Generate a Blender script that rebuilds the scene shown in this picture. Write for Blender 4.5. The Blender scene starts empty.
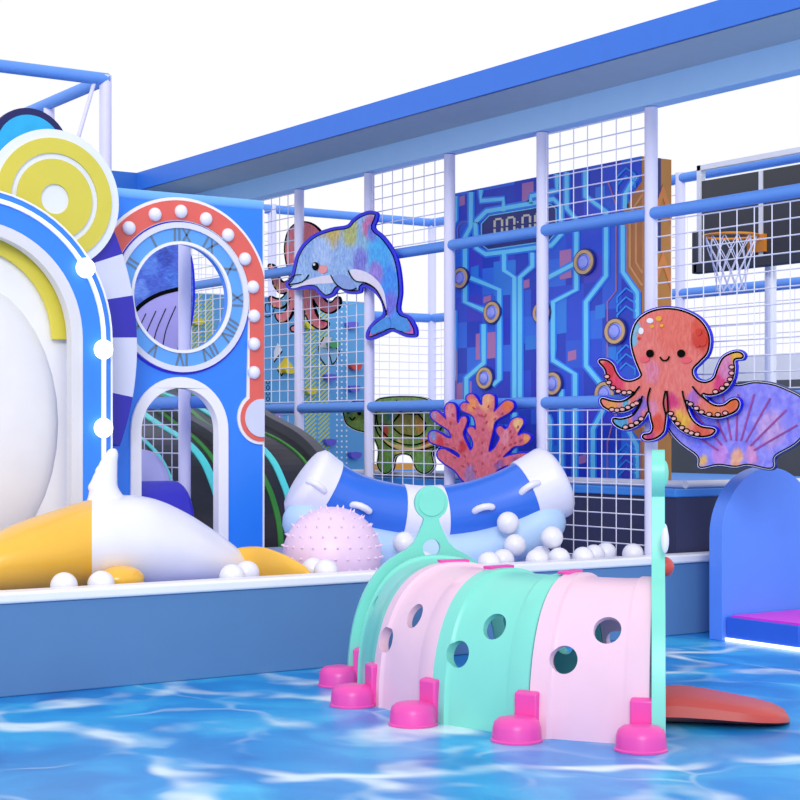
import bpy, bmesh, math, random
from mathutils import Vector, Matrix
from mathutils.geometry import tessellate_polygon
PI = math.pi
random.seed(7)
S = bpy.context.scene
COL = S.collection

# ------------------------------------------------------------------ camera geometry
F, HZ, CAMZ = 1678.0, 432.0, 1.4
D = Vector((0.5606, 0.8284, 0)).normalized()
Rv = Vector((D.y, -D.x, 0))
ORI = Vector((0, 0, CAMZ))
def ray(px, py): return D * F + Rv * (px - 400) + Vector((0, 0, HZ - py))
def onX(px, py, c): r = ray(px, py); return ORI + r * (c / r.x)
def onY(px, py, c): r = ray(px, py); return ORI + r * (c / r.y)
def onZ(px, py, c): r = ray(px, py); return ORI + r * ((c - CAMZ) / r.z)
def atD(px, py, dep): return ORI + ray(px, py) * (dep / F)
def proj(p):
    q = p - ORI; f = q.dot(D)
    return 400 + q.dot(Rv) / f * F, HZ - q.z / f * F
def cw(right, fwd, z=0): v = Rv * right + D * fwd; return Vector((v.x, v.y, z))

cd = bpy.data.cameras.new('camera'); cam = bpy.data.objects.new('camera', cd); COL.objects.link(cam)
cam.location = ORI; cam.rotation_euler = (PI / 2, 0, -math.atan2(D.x, D.y))
cd.sensor_width = 36; cd.lens = F / 800 * 36; cd.shift_y = (HZ - 400) / 800; cd.clip_end = 200
S.camera = cam

# ------------------------------------------------------------------ materials
def lin(h):
    h = h.lstrip('#'); c = [int(h[i:i + 2], 16) / 255 for i in (0, 2, 4)]
    return tuple((x / 12.92 if x <= .04045 else ((x + .055) / 1.055) ** 2.4) for x in c) + (1,)
_M = {}
def new_mat(name):
    m = bpy.data.materials.new(name); m.use_nodes = True
    nt = m.node_tree; return m, nt, nt.nodes['Principled BSDF']
def mat(name, hexc, rough=.4, var=.04, scale=6, metal=0, spec=.5, coat=0):
    if name in _M: return _M[name]
    m, nt, b = new_mat(name); N, L = nt.nodes, nt.links
    c = lin(hexc)
    tc = N.new('ShaderNodeTexCoord'); no = N.new('ShaderNodeTexNoise'); no.inputs['Scale'].default_value = scale
    L.new(tc.outputs['Object'], no.inputs['Vector'])
    mx = N.new('ShaderNodeMix'); mx.data_type = 'RGBA'
    mx.inputs[6].default_value = tuple(max(0, x * (1 - var)) for x in c[:3]) + (1,)
    mx.inputs[7].default_value = tuple(min(1, x * (1 + var)) for x in c[:3]) + (1,)
    L.new(no.outputs['Fac'], mx.inputs[0]); L.new(mx.outputs[2], b.inputs['Base Color'])
    b.inputs['Roughness'].default_value = rough; b.inputs['Metallic'].default_value = metal
    b.inputs['Specular IOR Level'].default_value = spec; b.inputs['Coat Weight'].default_value = coat
    b.inputs['Coat Roughness'].default_value = .08
    _M[name] = m; return m
def glow(name, hexc, st):
    if name in _M: return _M[name]
    m, nt, b = new_mat(name); c = lin(hexc)
    b.inputs['Base Color'].default_value = c; b.inputs['Emission Color'].default_value = c
    b.inputs['Emission Strength'].default_value = st; _M[name] = m; return m
def art(name, base, blobs=(), centre=Vector(), streak=.25, sdir=(1, 1, 6), warp=.05, rough=.45, sc=30):
    """crayon print: a base colour, soft colour patches of their own place, fine strokes"""
    m, nt, b = new_mat(name); N, L = nt.nodes, nt.links
    tc = N.new('ShaderNodeTexCoord')
    n1 = N.new('ShaderNodeTexNoise'); n1.inputs['Scale'].default_value = 14
    L.new(tc.outputs['Object'], n1.inputs['Vector'])
    sub = N.new('ShaderNodeVectorMath'); sub.operation = 'SUBTRACT'; sub.inputs[1].default_value = (.5, .5, .5)
    L.new(n1.outputs['Color'], sub.inputs[0])
    sca = N.new('ShaderNodeVectorMath'); sca.operation = 'SCALE'; sca.inputs['Scale'].default_value = warp
    L.new(sub.outputs[0], sca.inputs[0])
    add = N.new('ShaderNodeVectorMath'); L.new(tc.outputs['Object'], add.inputs[0]); L.new(sca.outputs[0], add.inputs[1])
    rgb = N.new('ShaderNodeRGB'); rgb.outputs[0].default_value = lin(base); cur = rgb.outputs[0]
    for p, r, h in blobs:
        d = N.new('ShaderNodeVectorMath'); d.operation = 'DISTANCE'; d.inputs[1].default_value = p - centre
        L.new(add.outputs[0], d.inputs[0])
        mr = N.new('ShaderNodeMapRange'); mr.interpolation_type = 'SMOOTHSTEP'
        mr.inputs['From Min'].default_value = r; mr.inputs['From Max'].default_value = r * .45
        L.new(d.outputs['Value'], mr.inputs['Value'])
        mx = N.new('ShaderNodeMix'); mx.data_type = 'RGBA'; mx.inputs[7].default_value = lin(h)
        L.new(mr.outputs[0], mx.inputs[0]); L.new(cur, mx.inputs[6]); cur = mx.outputs[2]
    if streak:
        mp = N.new('ShaderNodeMapping'); mp.inputs['Scale'].default_value = sdir
        L.new(add.outputs[0], mp.inputs['Vector'])
        n2 = N.new('ShaderNodeTexNoise'); n2.inputs['Scale'].default_value = sc; n2.inputs['Detail'].default_value = 3
        L.new(mp.outputs[0], n2.inputs['Vector'])
        cr = N.new('ShaderNodeValToRGB'); cr.color_ramp.elements[0].position = .35; cr.color_ramp.elements[1].position = .7
        cr.color_ramp.elements[0].color = (.25, .25, .25, 1); cr.color_ramp.elements[1].color = (.8, .8, .8, 1)
        L.new(n2.outputs['Fac'], cr.inputs['Fac'])
        ov = N.new('ShaderNodeMix'); ov.data_type = 'RGBA'; ov.blend_type = 'OVERLAY'; ov.inputs[0].default_value = streak * 2
        L.new(cur, ov.inputs[6]); L.new(cr.outputs[0], ov.inputs[7]); cur = ov.outputs[2]
    L.new(cur, b.inputs['Base Color']); b.inputs['Roughness'].default_value = rough
    return m

WHITE = mat('white_plastic', '#f2f2f8', .35)
POST = mat('post_sleeve', '#d9d8f4', .5)
RAILB = mat('blue_foam_sleeve', '#5b92e6', .55)
NETM = mat('white_cord', '#e2e2f4', .7)
BLACK = mat('black_line', '#040405', .85, spec=.1)
DBLUE = mat('deep_blue_board', '#0808d8', .4)

# ------------------------------------------------------------------ mesh helpers
WLOC = {}
def link(o, parent=None):
    COL.objects.link(o)
    if parent is not None: o.parent = parent
def thing(name, label, cat, loc, group=None):
    o = bpy.data.objects.new(name, None); link(o); o.location = loc; o.empty_display_size = .1
    o['label'] = label; o['category'] = cat
    if group: o['group'] = group
    WLOC[o.name] = Vector(loc); return o
def tag(o, label, cat, group=None, kind=None):
    o['label'] = label; o['category'] = cat
    if group: o['group'] = group
    if kind: o['kind'] = kind
    return o
def obj(name, bm, m, parent=None, smooth=False, label=None, recalc=True, bevel=0, base=False):
    if recalc: bmesh.ops.recalc_face_normals(bm, faces=bm.faces[:])
    vs = [v.co for v in bm.verts]
    c = Vector([(min(v[i] for v in vs) + max(v[i] for v in vs)) / 2 for i in range(3)])
    if base: c.z = min(v.z for v in vs)
    bmesh.ops.translate(bm, verts=bm.verts[:], vec=-c)
    me = bpy.data.meshes.new(name); bm.to_mesh(me); bm.free()
    ms = m if isinstance(m, (list, tuple)) else [m]
    for x in ms: me.materials.append(x)
    if smooth:
        me.polygons.foreach_set('use_smooth', [True] * len(me.polygons))
        if smooth != 'all': me.set_sharp_from_angle(angle=math.radians(40))
    o = bpy.data.objects.new(name, me); link(o, parent)
    o.location = c - (WLOC[parent.name] if parent is not None else Vector())
    WLOC[o.name] = c
    if bevel:
        bv = o.modifiers.new('bevel', 'BEVEL'); bv.width = bevel; bv.segments = 3; bv.limit_method = 'ANGLE'; bv.angle_limit = math.radians(50)
        me.polygons.foreach_set('use_smooth', [True] * len(me.polygons)); me.set_sharp_from_angle(angle=math.radians(60))
    if label: o['label'] = label
    return o
def box(bm, lo, hi, mi=0):
    vs = [bm.verts.new((x, y, z)) for x in (lo[0], hi[0]) for y in (lo[1], hi[1]) for z in (lo[2], hi[2])]
    for f in ((0, 1, 3, 2), (4, 6, 7, 5), (0, 4, 5, 1), (2, 3, 7, 6), (0, 2, 6, 4), (1, 5, 7, 3)):
        bm.faces.new([vs[i] for i in f]).material_index = mi
def basis(t):
    t = t.normalized(); a = Vector((0, 0, 1)) if abs(t.z) < .9 else Vector((1, 0, 0))
    u = t.cross(a).normalized(); return u, t.cross(u).normalized()
def tubep(bm, pts, rad, n=12, cap=True, mi=0, closed=False):
    """sweep a circle (radius per point allowed) along points"""
    k = len(pts); rings = []
    rs = rad if isinstance(rad, (list, tuple)) else [rad] * k
    u = None
    for i in range(k):
        a = pts[(i - 1) % k] if (closed or i > 0) else pts[i]
        b = pts[(i + 1) % k] if (closed or i < k - 1) else pts[i]
        t = (b - a).normalized()
        if u is None: u, w = basis(t)
        else:
            u = (u - t * u.dot(t)).normalized(); w = t.cross(u)
        rings.append([bm.verts.new(pts[i] + u * (rs[i] * math.cos(2 * PI * j / n)) + w * (rs[i] * math.sin(2 * PI * j / n))) for j in range(n)])
    for i in range(k if closed else k - 1):
        A, B = rings[i], rings[(i + 1) % k]
        for j in range(n):
            bm.faces.new((A[j], A[(j + 1) % n], B[(j + 1) % n], B[j])).material_index = mi
    if cap and not closed:
        bm.faces.new(rings[0][::-1]).material_index = mi; bm.faces.new(rings[-1]).material_index = mi
def tube(bm, a, b, r, n=14, mi=0): tubep(bm, [Vector(a), Vector(b)], r, n, True, mi)
def capsule_pts(pts, r, k=5):
    """round the ends of a swept path: returns points and radii"""
    a, b = pts[0], pts[-1]; ta = (pts[0] - pts[1]).normalized(); tb = (pts[-1] - pts[-2]).normalized()
    P, Q = [], []
    for i in range(k, 0, -1):
        s = math.sin(PI / 2 * i / k); P.append(a + ta * r * s); Q.append(max(r * math.cos(PI / 2 * i / k), r * .02))
    P += pts; Q += [r] * len(pts)
    for i in range(1, k + 1):
        s = math.sin(PI / 2 * i / k); P.append(b + tb * r * s); Q.append(max(r * math.cos(PI / 2 * i / k), r * .02))
    return P, Q
def prism(bm, loops, off, mi=0):
    """loops: outer + holes, coplanar world points; off: thickness vector"""
    flat = [p for l in loops for p in l]
    tris = tessellate_polygon(loops)
    A = [bm.verts.new(p) for p in flat]; B = [bm.verts.new(p + off) for p in flat]
    for t in tris:
        for vs, o in ((A, 1), (B, -1)):
            try: bm.faces.new([vs[i] for i in t][::o]).material_index = mi
            except ValueError: pass
    s = 0
    for l in loops:
        n = len(l)
        for i in range(n):
            a, b = s + i, s + (i + 1) % n
            try: bm.faces.new((A[a], A[b], B[b], B[a])).material_index = mi
            except ValueError: pass
        s += n
def sphere(bm, c, r, nu=24, nv=14, sc=(1, 1, 1), mi=0):
    M = Matrix.Translation(c) @ Matrix.Diagonal((sc[0], sc[1], sc[2], 1))
    g = bmesh.ops.create_uvsphere(bm, u_segments=nu, v_segments=nv, radius=r, matrix=M)
    for v in g['verts']:
        for f in v.link_faces: f.material_index = mi
def smooth_loop(pts, k=4, closed=True):
    n = len(pts); out = []
    rng = range(n if closed else n - 1)
    for i in rng:
        if closed: p0, p1, p2, p3 = [pts[(i + j - 1) % n] for j in range(4)]
        else: p0, p1, p2, p3 = pts[max(i - 1, 0)], pts[i], pts[i + 1], pts[min(i + 2, n - 1)]
        for s in range(k):
            t = s / k
            out.append(tuple(.5 * (2 * b + (c - a) * t + (2 * a - 5 * b + 4 * c - d) * t * t + (3 * b - a - 3 * c + d) * t ** 3) for a, b, c, d in zip(p0, p1, p2, p3)))
    if not closed: out.append(tuple(pts[-1]))
    return out
def inset(pts, d):
    """offset a 2-D outline; positive d shrinks it"""
    n = len(pts); A = sum(pts[i][0] * pts[(i + 1) % n][1] - pts[(i + 1) % n][0] * pts[i][1] for i in range(n))
    sg = 1 if A > 0 else -1; out = []
    for i in range(n):
        a, b = pts[(i - 1) % n], pts[(i + 1) % n]
        tx, ty = b[0] - a[0], b[1] - a[1]; l = math.hypot(tx, ty) or 1
        out.append((pts[i][0] - ty / l * d * sg, pts[i][1] + tx / l * d * sg))
    return out
def grown(pts, g, step=.9):
    """outline(s) at distance g outside a 2-D shape: outer loop first, then real gaps"""
    import numpy as np
    P = np.array(pts, float); Q = np.roll(P, -1, 0)
    x0, y0 = P.min(0) - g - 2 * step; x1, y1 = P.max(0) + g + 2 * step
    xs = np.arange(x0, x1 + step, step); ys_ = np.arange(y0, y1 + step, step)
    X, Y = np.meshgrid(xs, ys_, indexing='ij')
    d = np.full(X.shape, 1e9); ins = np.zeros(X.shape, bool)
    for (ax_, ay_), (bx_, by_) in zip(P, Q):
        ex, ey = bx_ - ax_, by_ - ay_; l2 = ex * ex + ey * ey or 1e-9
        t = np.clip(((X - ax_) * ex + (Y - ay_) * ey) / l2, 0, 1)
        d = np.minimum(d, np.hypot(X - ax_ - t * ex, Y - ay_ - t * ey))
        if ay_ != by_:
            c = (Y >= min(ay_, by_)) & (Y < max(ay_, by_)) & (X < ax_ + (Y - ay_) / ey * ex); ins ^= c
    f = np.where(ins, g + d, g - d); f[f == 0] = 1e-6
    pos, adj = {}, {}
    def cross(i, j, k, l):
        a, b = f[i, j], f[k, l]; t = a / (a - b); key = (i, j, k, l)
        pos[key] = (xs[i] + (xs[k] - xs[i]) * t, ys_[j] + (ys_[l] - ys_[j]) * t); return key
    I, J = f.shape
    B = f > 0
    mixed = np.argwhere(~((B[:-1, :-1] == B[1:, :-1]) & (B[:-1, :-1] == B[:-1, 1:]) & (B[:-1, :-1] == B[1:, 1:])))
    for i, j in mixed:
        i, j = int(i), int(j); e = []
        if B[i, j] != B[i + 1, j]: e.append(cross(i, j, i + 1, j))
        if B[i + 1, j] != B[i + 1, j + 1]: e.append(cross(i + 1, j, i + 1, j + 1))
        if B[i, j + 1] != B[i + 1, j + 1]: e.append(cross(i, j + 1, i + 1, j + 1))
        if B[i, j] != B[i, j + 1]: e.append(cross(i, j, i, j + 1))
        for a, b in zip(e[::2], e[1::2]): adj.setdefault(a, []).append(b); adj.setdefault(b, []).append(a)
    loops, seen = [], set()
    for k in adj:
        if k in seen: continue
        l, cur = [], k
        while cur is not None:
            seen.add(cur); l.append(pos[cur]); cur = next((q for q in adj[cur] if q not in seen), None)
        if len(l) > 5: loops.append(l)
    ar = lambda l: abs(sum(l[i][0] * l[i - 1][1] - l[i - 1][0] * l[i][1] for i in range(len(l)))) / 2
    loops.sort(key=ar, reverse=True)
    return [loops[0]] + [l for l in loops[1:] if ar(l) > 5]
def ell(cx, cy, rx, ry, n=28, a0=0, a1=2 * PI, closed=True):
    m = n if closed else n - 1
    return [(cx + rx * math.cos(a0 + (a1 - a0) * i / m), cy + ry * math.sin(a0 + (a1 - a0) * i / m)) for i in range(n)]
def stroke(pts, w):
    """ribbon outline round a 2-D polyline"""
    n = len(pts); Lf, Rt = [], []
    for i in range(n):
        a = pts[max(i - 1, 0)]; b = pts[min(i + 1, n - 1)]
        tx, ty = b[0] - a[0], b[1] - a[1]; l = math.hypot(tx, ty) or 1
        nx, ny = -ty / l * w / 2, tx / l * w / 2
        Lf.append((pts[i][0] + nx, pts[i][1] + ny)); Rt.append((pts[i][0] - nx, pts[i][1] - ny))
    return Lf + Rt[::-1]
def zoom(pts, ox, oy, s): return [(ox + x * s, oy + y * s) for x, y in pts]
EX = Vector((1, 0, 0)); EY = Vector((0, 1, 0)); EZ = Vector((0, 0, 1))

# ------------------------------------------------------------------ world and light
w = bpy.data.worlds.new('world'); S.world = w; w.use_nodes = True
bg = w.node_tree.nodes['Background']; bg.inputs[0].default_value = (1.0, 1.0, 1.06, 1); bg.inputs[1].default_value = 1.0
def sun(rx, rz, st, ang, col):
    l = bpy.data.lights.new('sun', 'SUN'); l.energy = st; l.angle = math.radians(ang); l.color = col
    o = bpy.data.objects.new('sun', l); COL.objects.link(o); o.rotation_euler = (math.radians(rx), 0, math.radians(rz)); o.location = (0, 0, 8)
sun(65, -36, 1.3, 20, (1, .99, .97))
S.view_settings.view_transform = 'Standard'; S.view_settings.look = 'None'
S.view_settings.exposure = 0.0; S.view_settings.gamma = 1; S.view_settings.use_curve_mapping = False

# ------------------------------------------------------------------ floor (printed water vinyl)
def water_mat():
    m, nt, b = new_mat('printed_water_vinyl'); N, L = nt.nodes, nt.links
    tc = N.new('ShaderNodeTexCoord')
    mp = N.new('ShaderNodeMapping'); mp.inputs['Rotation'].default_value = (0, 0, math.radians(25)); mp.inputs['Scale'].default_value = (1, .8, 1)
    L.new(tc.outputs['Object'], mp.inputs['Vector'])
    nw = N.new('ShaderNodeTexNoise'); nw.inputs['Scale'].default_value = 1.3; nw.inputs['Detail'].default_value = 2
    L.new(mp.outputs[0], nw.inputs['Vector'])
    sub = N.new('ShaderNodeVectorMath'); sub.operation = 'SUBTRACT'; sub.inputs[1].default_value = (.5, .5, .5); L.new(nw.outputs['Color'], sub.inputs[0])
    sc = N.new('ShaderNodeVectorMath'); sc.operation = 'SCALE'; sc.inputs['Scale'].default_value = 1.1; L.new(sub.outputs[0], sc.inputs[0])
    ad = N.new('ShaderNodeVectorMath'); L.new(mp.outputs[0], ad.inputs[0]); L.new(sc.outputs[0], ad.inputs[1])
    n0 = N.new('ShaderNodeTexNoise'); n0.inputs['Scale'].default_value = 1.6; n0.inputs['Detail'].default_value = 5; L.new(ad.outputs[0], n0.inputs['Vector'])
    r0 = N.new('ShaderNodeValToRGB'); e = r0.color_ramp.elements
    e[0].position = .3; e[0].color = lin('#0b70c2'); e[1].position = .72; e[1].color = lin('#46c2f0')
    k = e.new(.5); k.color = lin('#1993de')
    L.new(n0.outputs['Fac'], r0.inputs['Fac'])
    cur = r0.outputs[0]
    for scl, wd, amt in ((.62, .075, .9), (1.25, .06, .28)):
        v = N.new('ShaderNodeTexVoronoi'); v.feature = 'DISTANCE_TO_EDGE'; v.inputs['Scale'].default_value = scl
        L.new(ad.outputs[0], v.inputs['Vector'])
        mr = N.new('ShaderNodeMapRange'); mr.interpolation_type = 'SMOOTHERSTEP'
        mr.inputs['From Min'].default_value = wd; mr.inputs['From Max'].default_value = 0; mr.inputs['To Max'].default_value = amt
        L.new(v.outputs['Distance'], mr.inputs['Value'])
        nm = N.new('ShaderNodeTexNoise'); nm.inputs['Scale'].default_value = 2.3; L.new(mp.outputs[0], nm.inputs['Vector'])
        m2 = N.new('ShaderNodeMapRange'); m2.inputs['From Min'].default_value = .4; m2.inputs['From Max'].default_value = .62; L.new(nm.outputs['Fac'], m2.inputs['Value'])
        mu = N.new('ShaderNodeMath'); mu.operation = 'MULTIPLY'; L.new(mr.outputs[0], mu.inputs[0]); L.new(m2.outputs[0], mu.inputs[1])
        mx = N.new('ShaderNodeMix'); mx.data_type = 'RGBA'; mx.inputs[7].default_value = lin('#e8faff')
        L.new(mu.outputs[0], mx.inputs[0]); L.new(cur, mx.inputs[6]); cur = mx.outputs[2]
    L.new(cur, b.inputs['Base Color']); b.inputs['Roughness'].default_value = .3; b.inputs['Specular IOR Level'].default_value = .3
    return m
bm = bmesh.new(); box(bm, (1.0, 2.5, -.05), (16, 21, 0))
fl = obj('floor', bm, water_mat()); fl['kind'] = 'structure'; fl['label'] = 'glossy floor printed with rippling blue water'; fl['category'] = 'floor'

# ------------------------------------------------------------------ ball pit
PITZ, RIMZ, PY = .47, .553, 8.5
t = thing('ball_pit_surround', 'long blue-grey padded ball pit front with a white rim along its top', 'ball pit', (5.6, 8.5, 0))
bm = bmesh.new(); box(bm, (2.2, PY, 0), (9.6, PY + .14, RIMZ - .06)); obj('front_wall', bm, mat('pit_wall', '#5682b4', .5), t, bevel=.008)
bm = bmesh.new(); box(bm, (2.2, PY - .02, RIMZ - .06), (9.6, PY + .15, RIMZ)); obj('rim', bm, WHITE, t, bevel=.015, label='white padded rim')
WX0, WX1, WY0, WY1 = 5.05, 6.1, 8.83, 9.56      # a sunken square for the big ball
bm = bmesh.new(); q_ = lambda x0, x1, y0, y1: [Vector((x0, y0, PITZ)), Vector((x1, y0, PITZ)), Vector((x1, y1, PITZ)), Vector((x0, y1, PITZ))]
prism(bm, [q_(2.2, 8.19, PY + .165, 11.8), q_(WX0, WX1, WY0, WY1)], Vector((0, 0, .285 - PITZ)))
o = obj('pit_floor', bm, mat('pit_floor', '#aab4e6', .6)); o['kind'] = 'structure'; o['label'] = 'pale lavender padded floor inside the ball pit'; o['category'] = 'floor'
bm = bmesh.new(); box(bm, (WX0 - .05, WY0 - .05, 0.001), (WX1 + .05, WY1 + .05, .285)); o = obj('pit_floor', bm, mat('pit_floor', '#aab4e6', .6)); o['kind'] = 'structure'; o['label'] = 'sunken square of the padded pit floor'; o['category'] = 'floor'

# ------------------------------------------------------------------ frames
def rail(parent, a, b, r=.045): bm = bmesh.new(); tube(bm, a, b, r, 16); return obj('rail', bm, RAILB, parent, smooth=True)
def post(parent, x, y, z0, z1, r=.046): bm = bmesh.new(); tube(bm, (x, y, z0), (x, y, z1), r, 16); return obj('post', bm, POST, parent, smooth=True)
def net(parent, a, b, z0, z1, dh=.15, dv=.105, r=.0048):
    a, b = Vector(a), Vector(b); bm = bmesh.new(); L = (b - a).length; n = max(2, round(L / dh)); k = max(2, round((z1 - z0) / dv))
    for i in range(n + 1):
        p = a.lerp(b, i / n); tube(bm, (p.x, p.y, z0), (p.x, p.y, z1), r, 4)
    for j in range(k + 1):
        z = z0 + (z1 - z0) * j / k; tube(bm, (a.x, a.y, z), (b.x, b.y, z), r, 4)
    return obj('net_panel', bm, NETM, parent)
ZL, ZM, ZU = 1.62, 2.92, 4.19
PF = thing('climbing_structure', 'white-posted play frame with blue foam rails and nets under the canopy, carrying the dolphin board', 'play frame', (8, 11.7, 0))
ys = [6.9, 8.7, 9.9, 11.1, 12.3, 13.5, 14.7, 15.9]
for y in ys: post(PF, 8.0, y, .47 if 8.6 < y < 11.8 else 0, 3.66)
for i in range(len(ys) - 1):
    for z in (ZL, ZM): rail(PF, (8, ys[i] + .03, z), (8, ys[i + 1] - .03, z))
rail(PF, (8, 15.93, ZM), (8, 17.4, ZM)); rail(PF, (8, 15.93, ZL), (8, 17.4, ZL))
def bay(i, z0, z1): net(PF, (8, ys[i] + .05, 0), (8, ys[i + 1] - .05, 0), z0, z1)
for i in (1, 3, 5, 6): bay(i, ZM + .06, 3.64)
for i in (0, 4, 5, 6): bay(i, ZL + .06, ZM - .06)
for i in (1, 3, 5): bay(i, .5, ZL - .06)
net(PF, (8, 15.95, 0), (8, 17.4, 0), ZL + .06, ZM - .06); net(PF, (8, 15.95, 0), (8, 17.4, 0), ZM + .06, 3.64)

RF = thing('distant_climbing_structure', 'pale distant play frame standing behind the circuit board wall and basketball hoop', 'play frame', (12.9, 14, 0))
ry = [18.3, 15.93, 13.56, 11.2, 8.8]
for y in ry: post(RF, 12.9, y, 0, 4.25, .055)
for i in range(4):
    for z in (ZL, ZM, ZU): rail(RF, (12.9, ry[i] - .03, z), (12.9, ry[i + 1] + .03, z), .055)
rx = [10.45, 8.0, 5.6]
for x in rx: post(RF, x, 18.3, 0, 4.25, .055)
for a, b in ((12.9, 10.45), (10.45, 8.0), (8.0, 5.6)):
    for z in (ZL, ZM, ZU): rail(RF, (a - .03, 18.3, z), (b + .03, 18.3, z), .055)
net(RF, (12.84, 18.3, 0), (10.5, 18.3, 0), ZL + .06, ZM - .06, .16, .11, .005)
net(RF, (10.4, 18.3, 0), (8.05, 18.3, 0), ZM + .06, ZU - .06, .16, .11, .005)
net(RF, (12.9, 18.25, 0), (12.9, 16.0, 0), ZL + .06, ZM - .06, .16, .11, .005)
net(RF, (12.9, 15.88, 0), (12.9, 13.6, 0), ZM + .06, ZU - .06, .16, .11, .005)
net(RF, (12.9, 13.5, 0), (12.9, 11.25, 0), 2.2, ZM - .06, .16, .11, .005)
net(RF, (12.9, 11.15, 0), (12.9, 8.85, 0), 2.2, ZM - .06, .16, .11, .005)
bm = bmesh.new(); box(bm, (12.78, 8.85, 1.93), (12.84, 14.3, 2.2)); obj('barrier_board', bm, WHITE, RF, label='white barrier board')
bm = bmesh.new(); box(bm, (12.78, 8.85, 0), (12.84, 14.3, 1.93)); obj('padded_panel', bm, mat('grey_pad', '#5a5c62', .7), RF, label='dark grey padded wall')

for z0, z1, nm_, hx, lb in ((0, .82, 'lower_wall_panel', '#8c92a8', 'grey lower panel'), (.82, .9, 'lower_trim', '#3f8fe6', 'blue strip'), (.9, .98, 'upper_trim', '#e09a3c', 'orange strip')):
    bm = bmesh.new(); box(bm, (5.6, 18.36, z0), (12.9, 18.42, z1)); obj(nm_, bm, mat('far_' + nm_, hx, .6), RF, label=lb)
TF = thing('play_tower', 'tall white and blue frame tower rising behind the yellow disc at the left', 'play frame', (5.6, 12.3, 0))
post(TF, 5.6, 11.1, .47, 2.95); post(TF, 5.51, 12.3, 0, ZU + .03, .048); post(TF, 5.53, 13.5, 0, ZU + .03)
rail(TF, (5.53, 12.3, ZU), (4.0, 12.3, ZU), .05); rail(TF, (5.51, 12.33, ZU), (5.53, 15.0, ZU), .05)
rail(TF, (5.6, 11.13, ZL), (5.6, 12.27, ZL)); rail(TF, (5.63, 11.1, ZL), (6.12, 11.1, ZL))
net(TF, (5.6, 11.15, 0), (5.6, 12.25, 0), .5, ZL - .06)
bm = bmesh.new(); tube(bm, onY(95, 80, 12.3), onY(74, 152, 12.3), .016, 10); obj('brace', bm, POST, TF, smooth=True)

# ------------------------------------------------------------------ canopy
CN = thing('overhead_beam', 'long blue overhead canopy beam with grey-blue soffit running above the posts', 'beam', (7.6, 11, 3.65)); CN['kind'] = 'structure'
bm = bmesh.new(); box(bm, (7.93, 6.0, 3.665), (8.07, 15.6, 3.9)); obj('lower_fascia', bm, mat('fascia_light', '#aad4ff', .45), CN, label='light blue lower fascia')
bm = bmesh.new(); box(bm, (7.35, 6.0, 3.85), (8.6, 15.6, 3.87)); obj('soffit', bm, mat('soffit_grey', '#b4bcc6', .6), CN, label='grey-blue soffit')
bm = bmesh.new(); box(bm, (7.33, 6.0, 3.85), (7.36, 15.62, 4.03)); obj('upper_fascia', bm, mat('fascia_blue', '#2a70d6', .45), CN, label='strong blue upper fascia')
bm = bmesh.new(); box(bm, (4.6, 15.6, 3.55), (7.95, 15.66, 4.03)); obj('return_fascia', bm, mat('fascia_dark', '#2468c4', .45), CN, label='deep blue end fascia')

# ------------------------------------------------------------------ clock facade
YF, TF_ = 10.4, .065
def fy(px, py, dy=0): return onY(px, py, YF + dy)
cc = fy(181, 297.5); rr = 54 * (cc - ORI).dot(D) / F      # clock hole
def cpt(rad, ang, dy=0): return Vector((cc.x + rad * math.cos(ang), YF + dy, cc.z + rad * math.sin(ang)))
def arcp(rad, a0, a1, n, dy=0): return [cpt(rad, a0 + (a1 - a0) * i / n, dy) for i in range(n + 1)]
XR = fy(262.6, 400).x; ZT = fy(262, 210).z; XL = fy(40, 300).x
FC = thing('clock_facade', 'bright blue facade panel with a round clock window and a white arched doorway', 'play facade', (5.2, YF, PITZ))
dc = fy(179.5, 431); dr_o = 54 * (dc - ORI).dot(D) / F; dr_i = .79 * dr_o
def door(rad, dy=0, down=PITZ, n=24):
    pts = [Vector((dc.x + rad * math.cos(PI * i / n), YF + dy, dc.z + rad * math.sin(PI * i / n))) for i in range(n + 1)]
    return [Vector((dc.x + rad, YF + dy, down))] + pts + [Vector((dc.x - rad, YF + dy, down))]
outer = [Vector((XL, YF, PITZ))] + [Vector((XL, YF, ZT)), Vector((XR, YF, ZT)), Vector((XR, YF, PITZ))] + door(dr_i + .01)
hole = arcp(rr, 0, 2 * PI, 56)[:-1]
bm = bmesh.new(); prism(bm, [outer, hole], EY * TF_); obj('panel', bm, mat('facade_blue', '#2b84f4', .35, .06, 2), FC)
bm = bmesh.new(); prism(bm, [door(dr_o, -.02) + door(dr_i, -.02)[::-1]], EY * (TF_ + .02)); obj('door_frame', bm, WHITE, FC, bevel=.006, label='white arched door frame')
bm = bmesh.new(); tube(bm, (XL, YF + .05, ZT + .03), (XR + .01, YF + .05, ZT + .03), .045, 16); obj('top_roll', bm, mat('roll_blue', '#6db0f2', .5), FC, smooth=True, label='pale blue padded top roll')
bm = bmesh.new(); box(bm, (XR, YF - .005, PITZ), (XR + .012, YF + TF_ + .005, ZT)); obj('edge_trim', bm, WHITE, FC, label='white edge trim')
def annulus(name, r0, r1, dy, th, m, parent, label=None):
    bm = bmesh.new(); prism(bm, [arcp(r1, 0, 2 * PI, 64, dy)[:-1], arcp(r0, 0, 2 * PI, 64, dy)[:-1]], EY * th)
    return obj(name, bm, m, parent, label=label)
dial = annulus('clock_dial', rr - .005, rr * 1.31, -.015, .015, mat('dial_blue', '#5ea6f0', .4), FC, 'pale blue clock dial')
annulus('dial_ring', rr - .008, rr * 1.035, -.025, .025, WHITE, FC, 'white inner ring')
annulus('dial_rim', rr * 1.28, rr * 1.385, -.03, .03, mat('dial_rim', '#dfe2f4', .35), FC, 'white outer ring')
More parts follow.
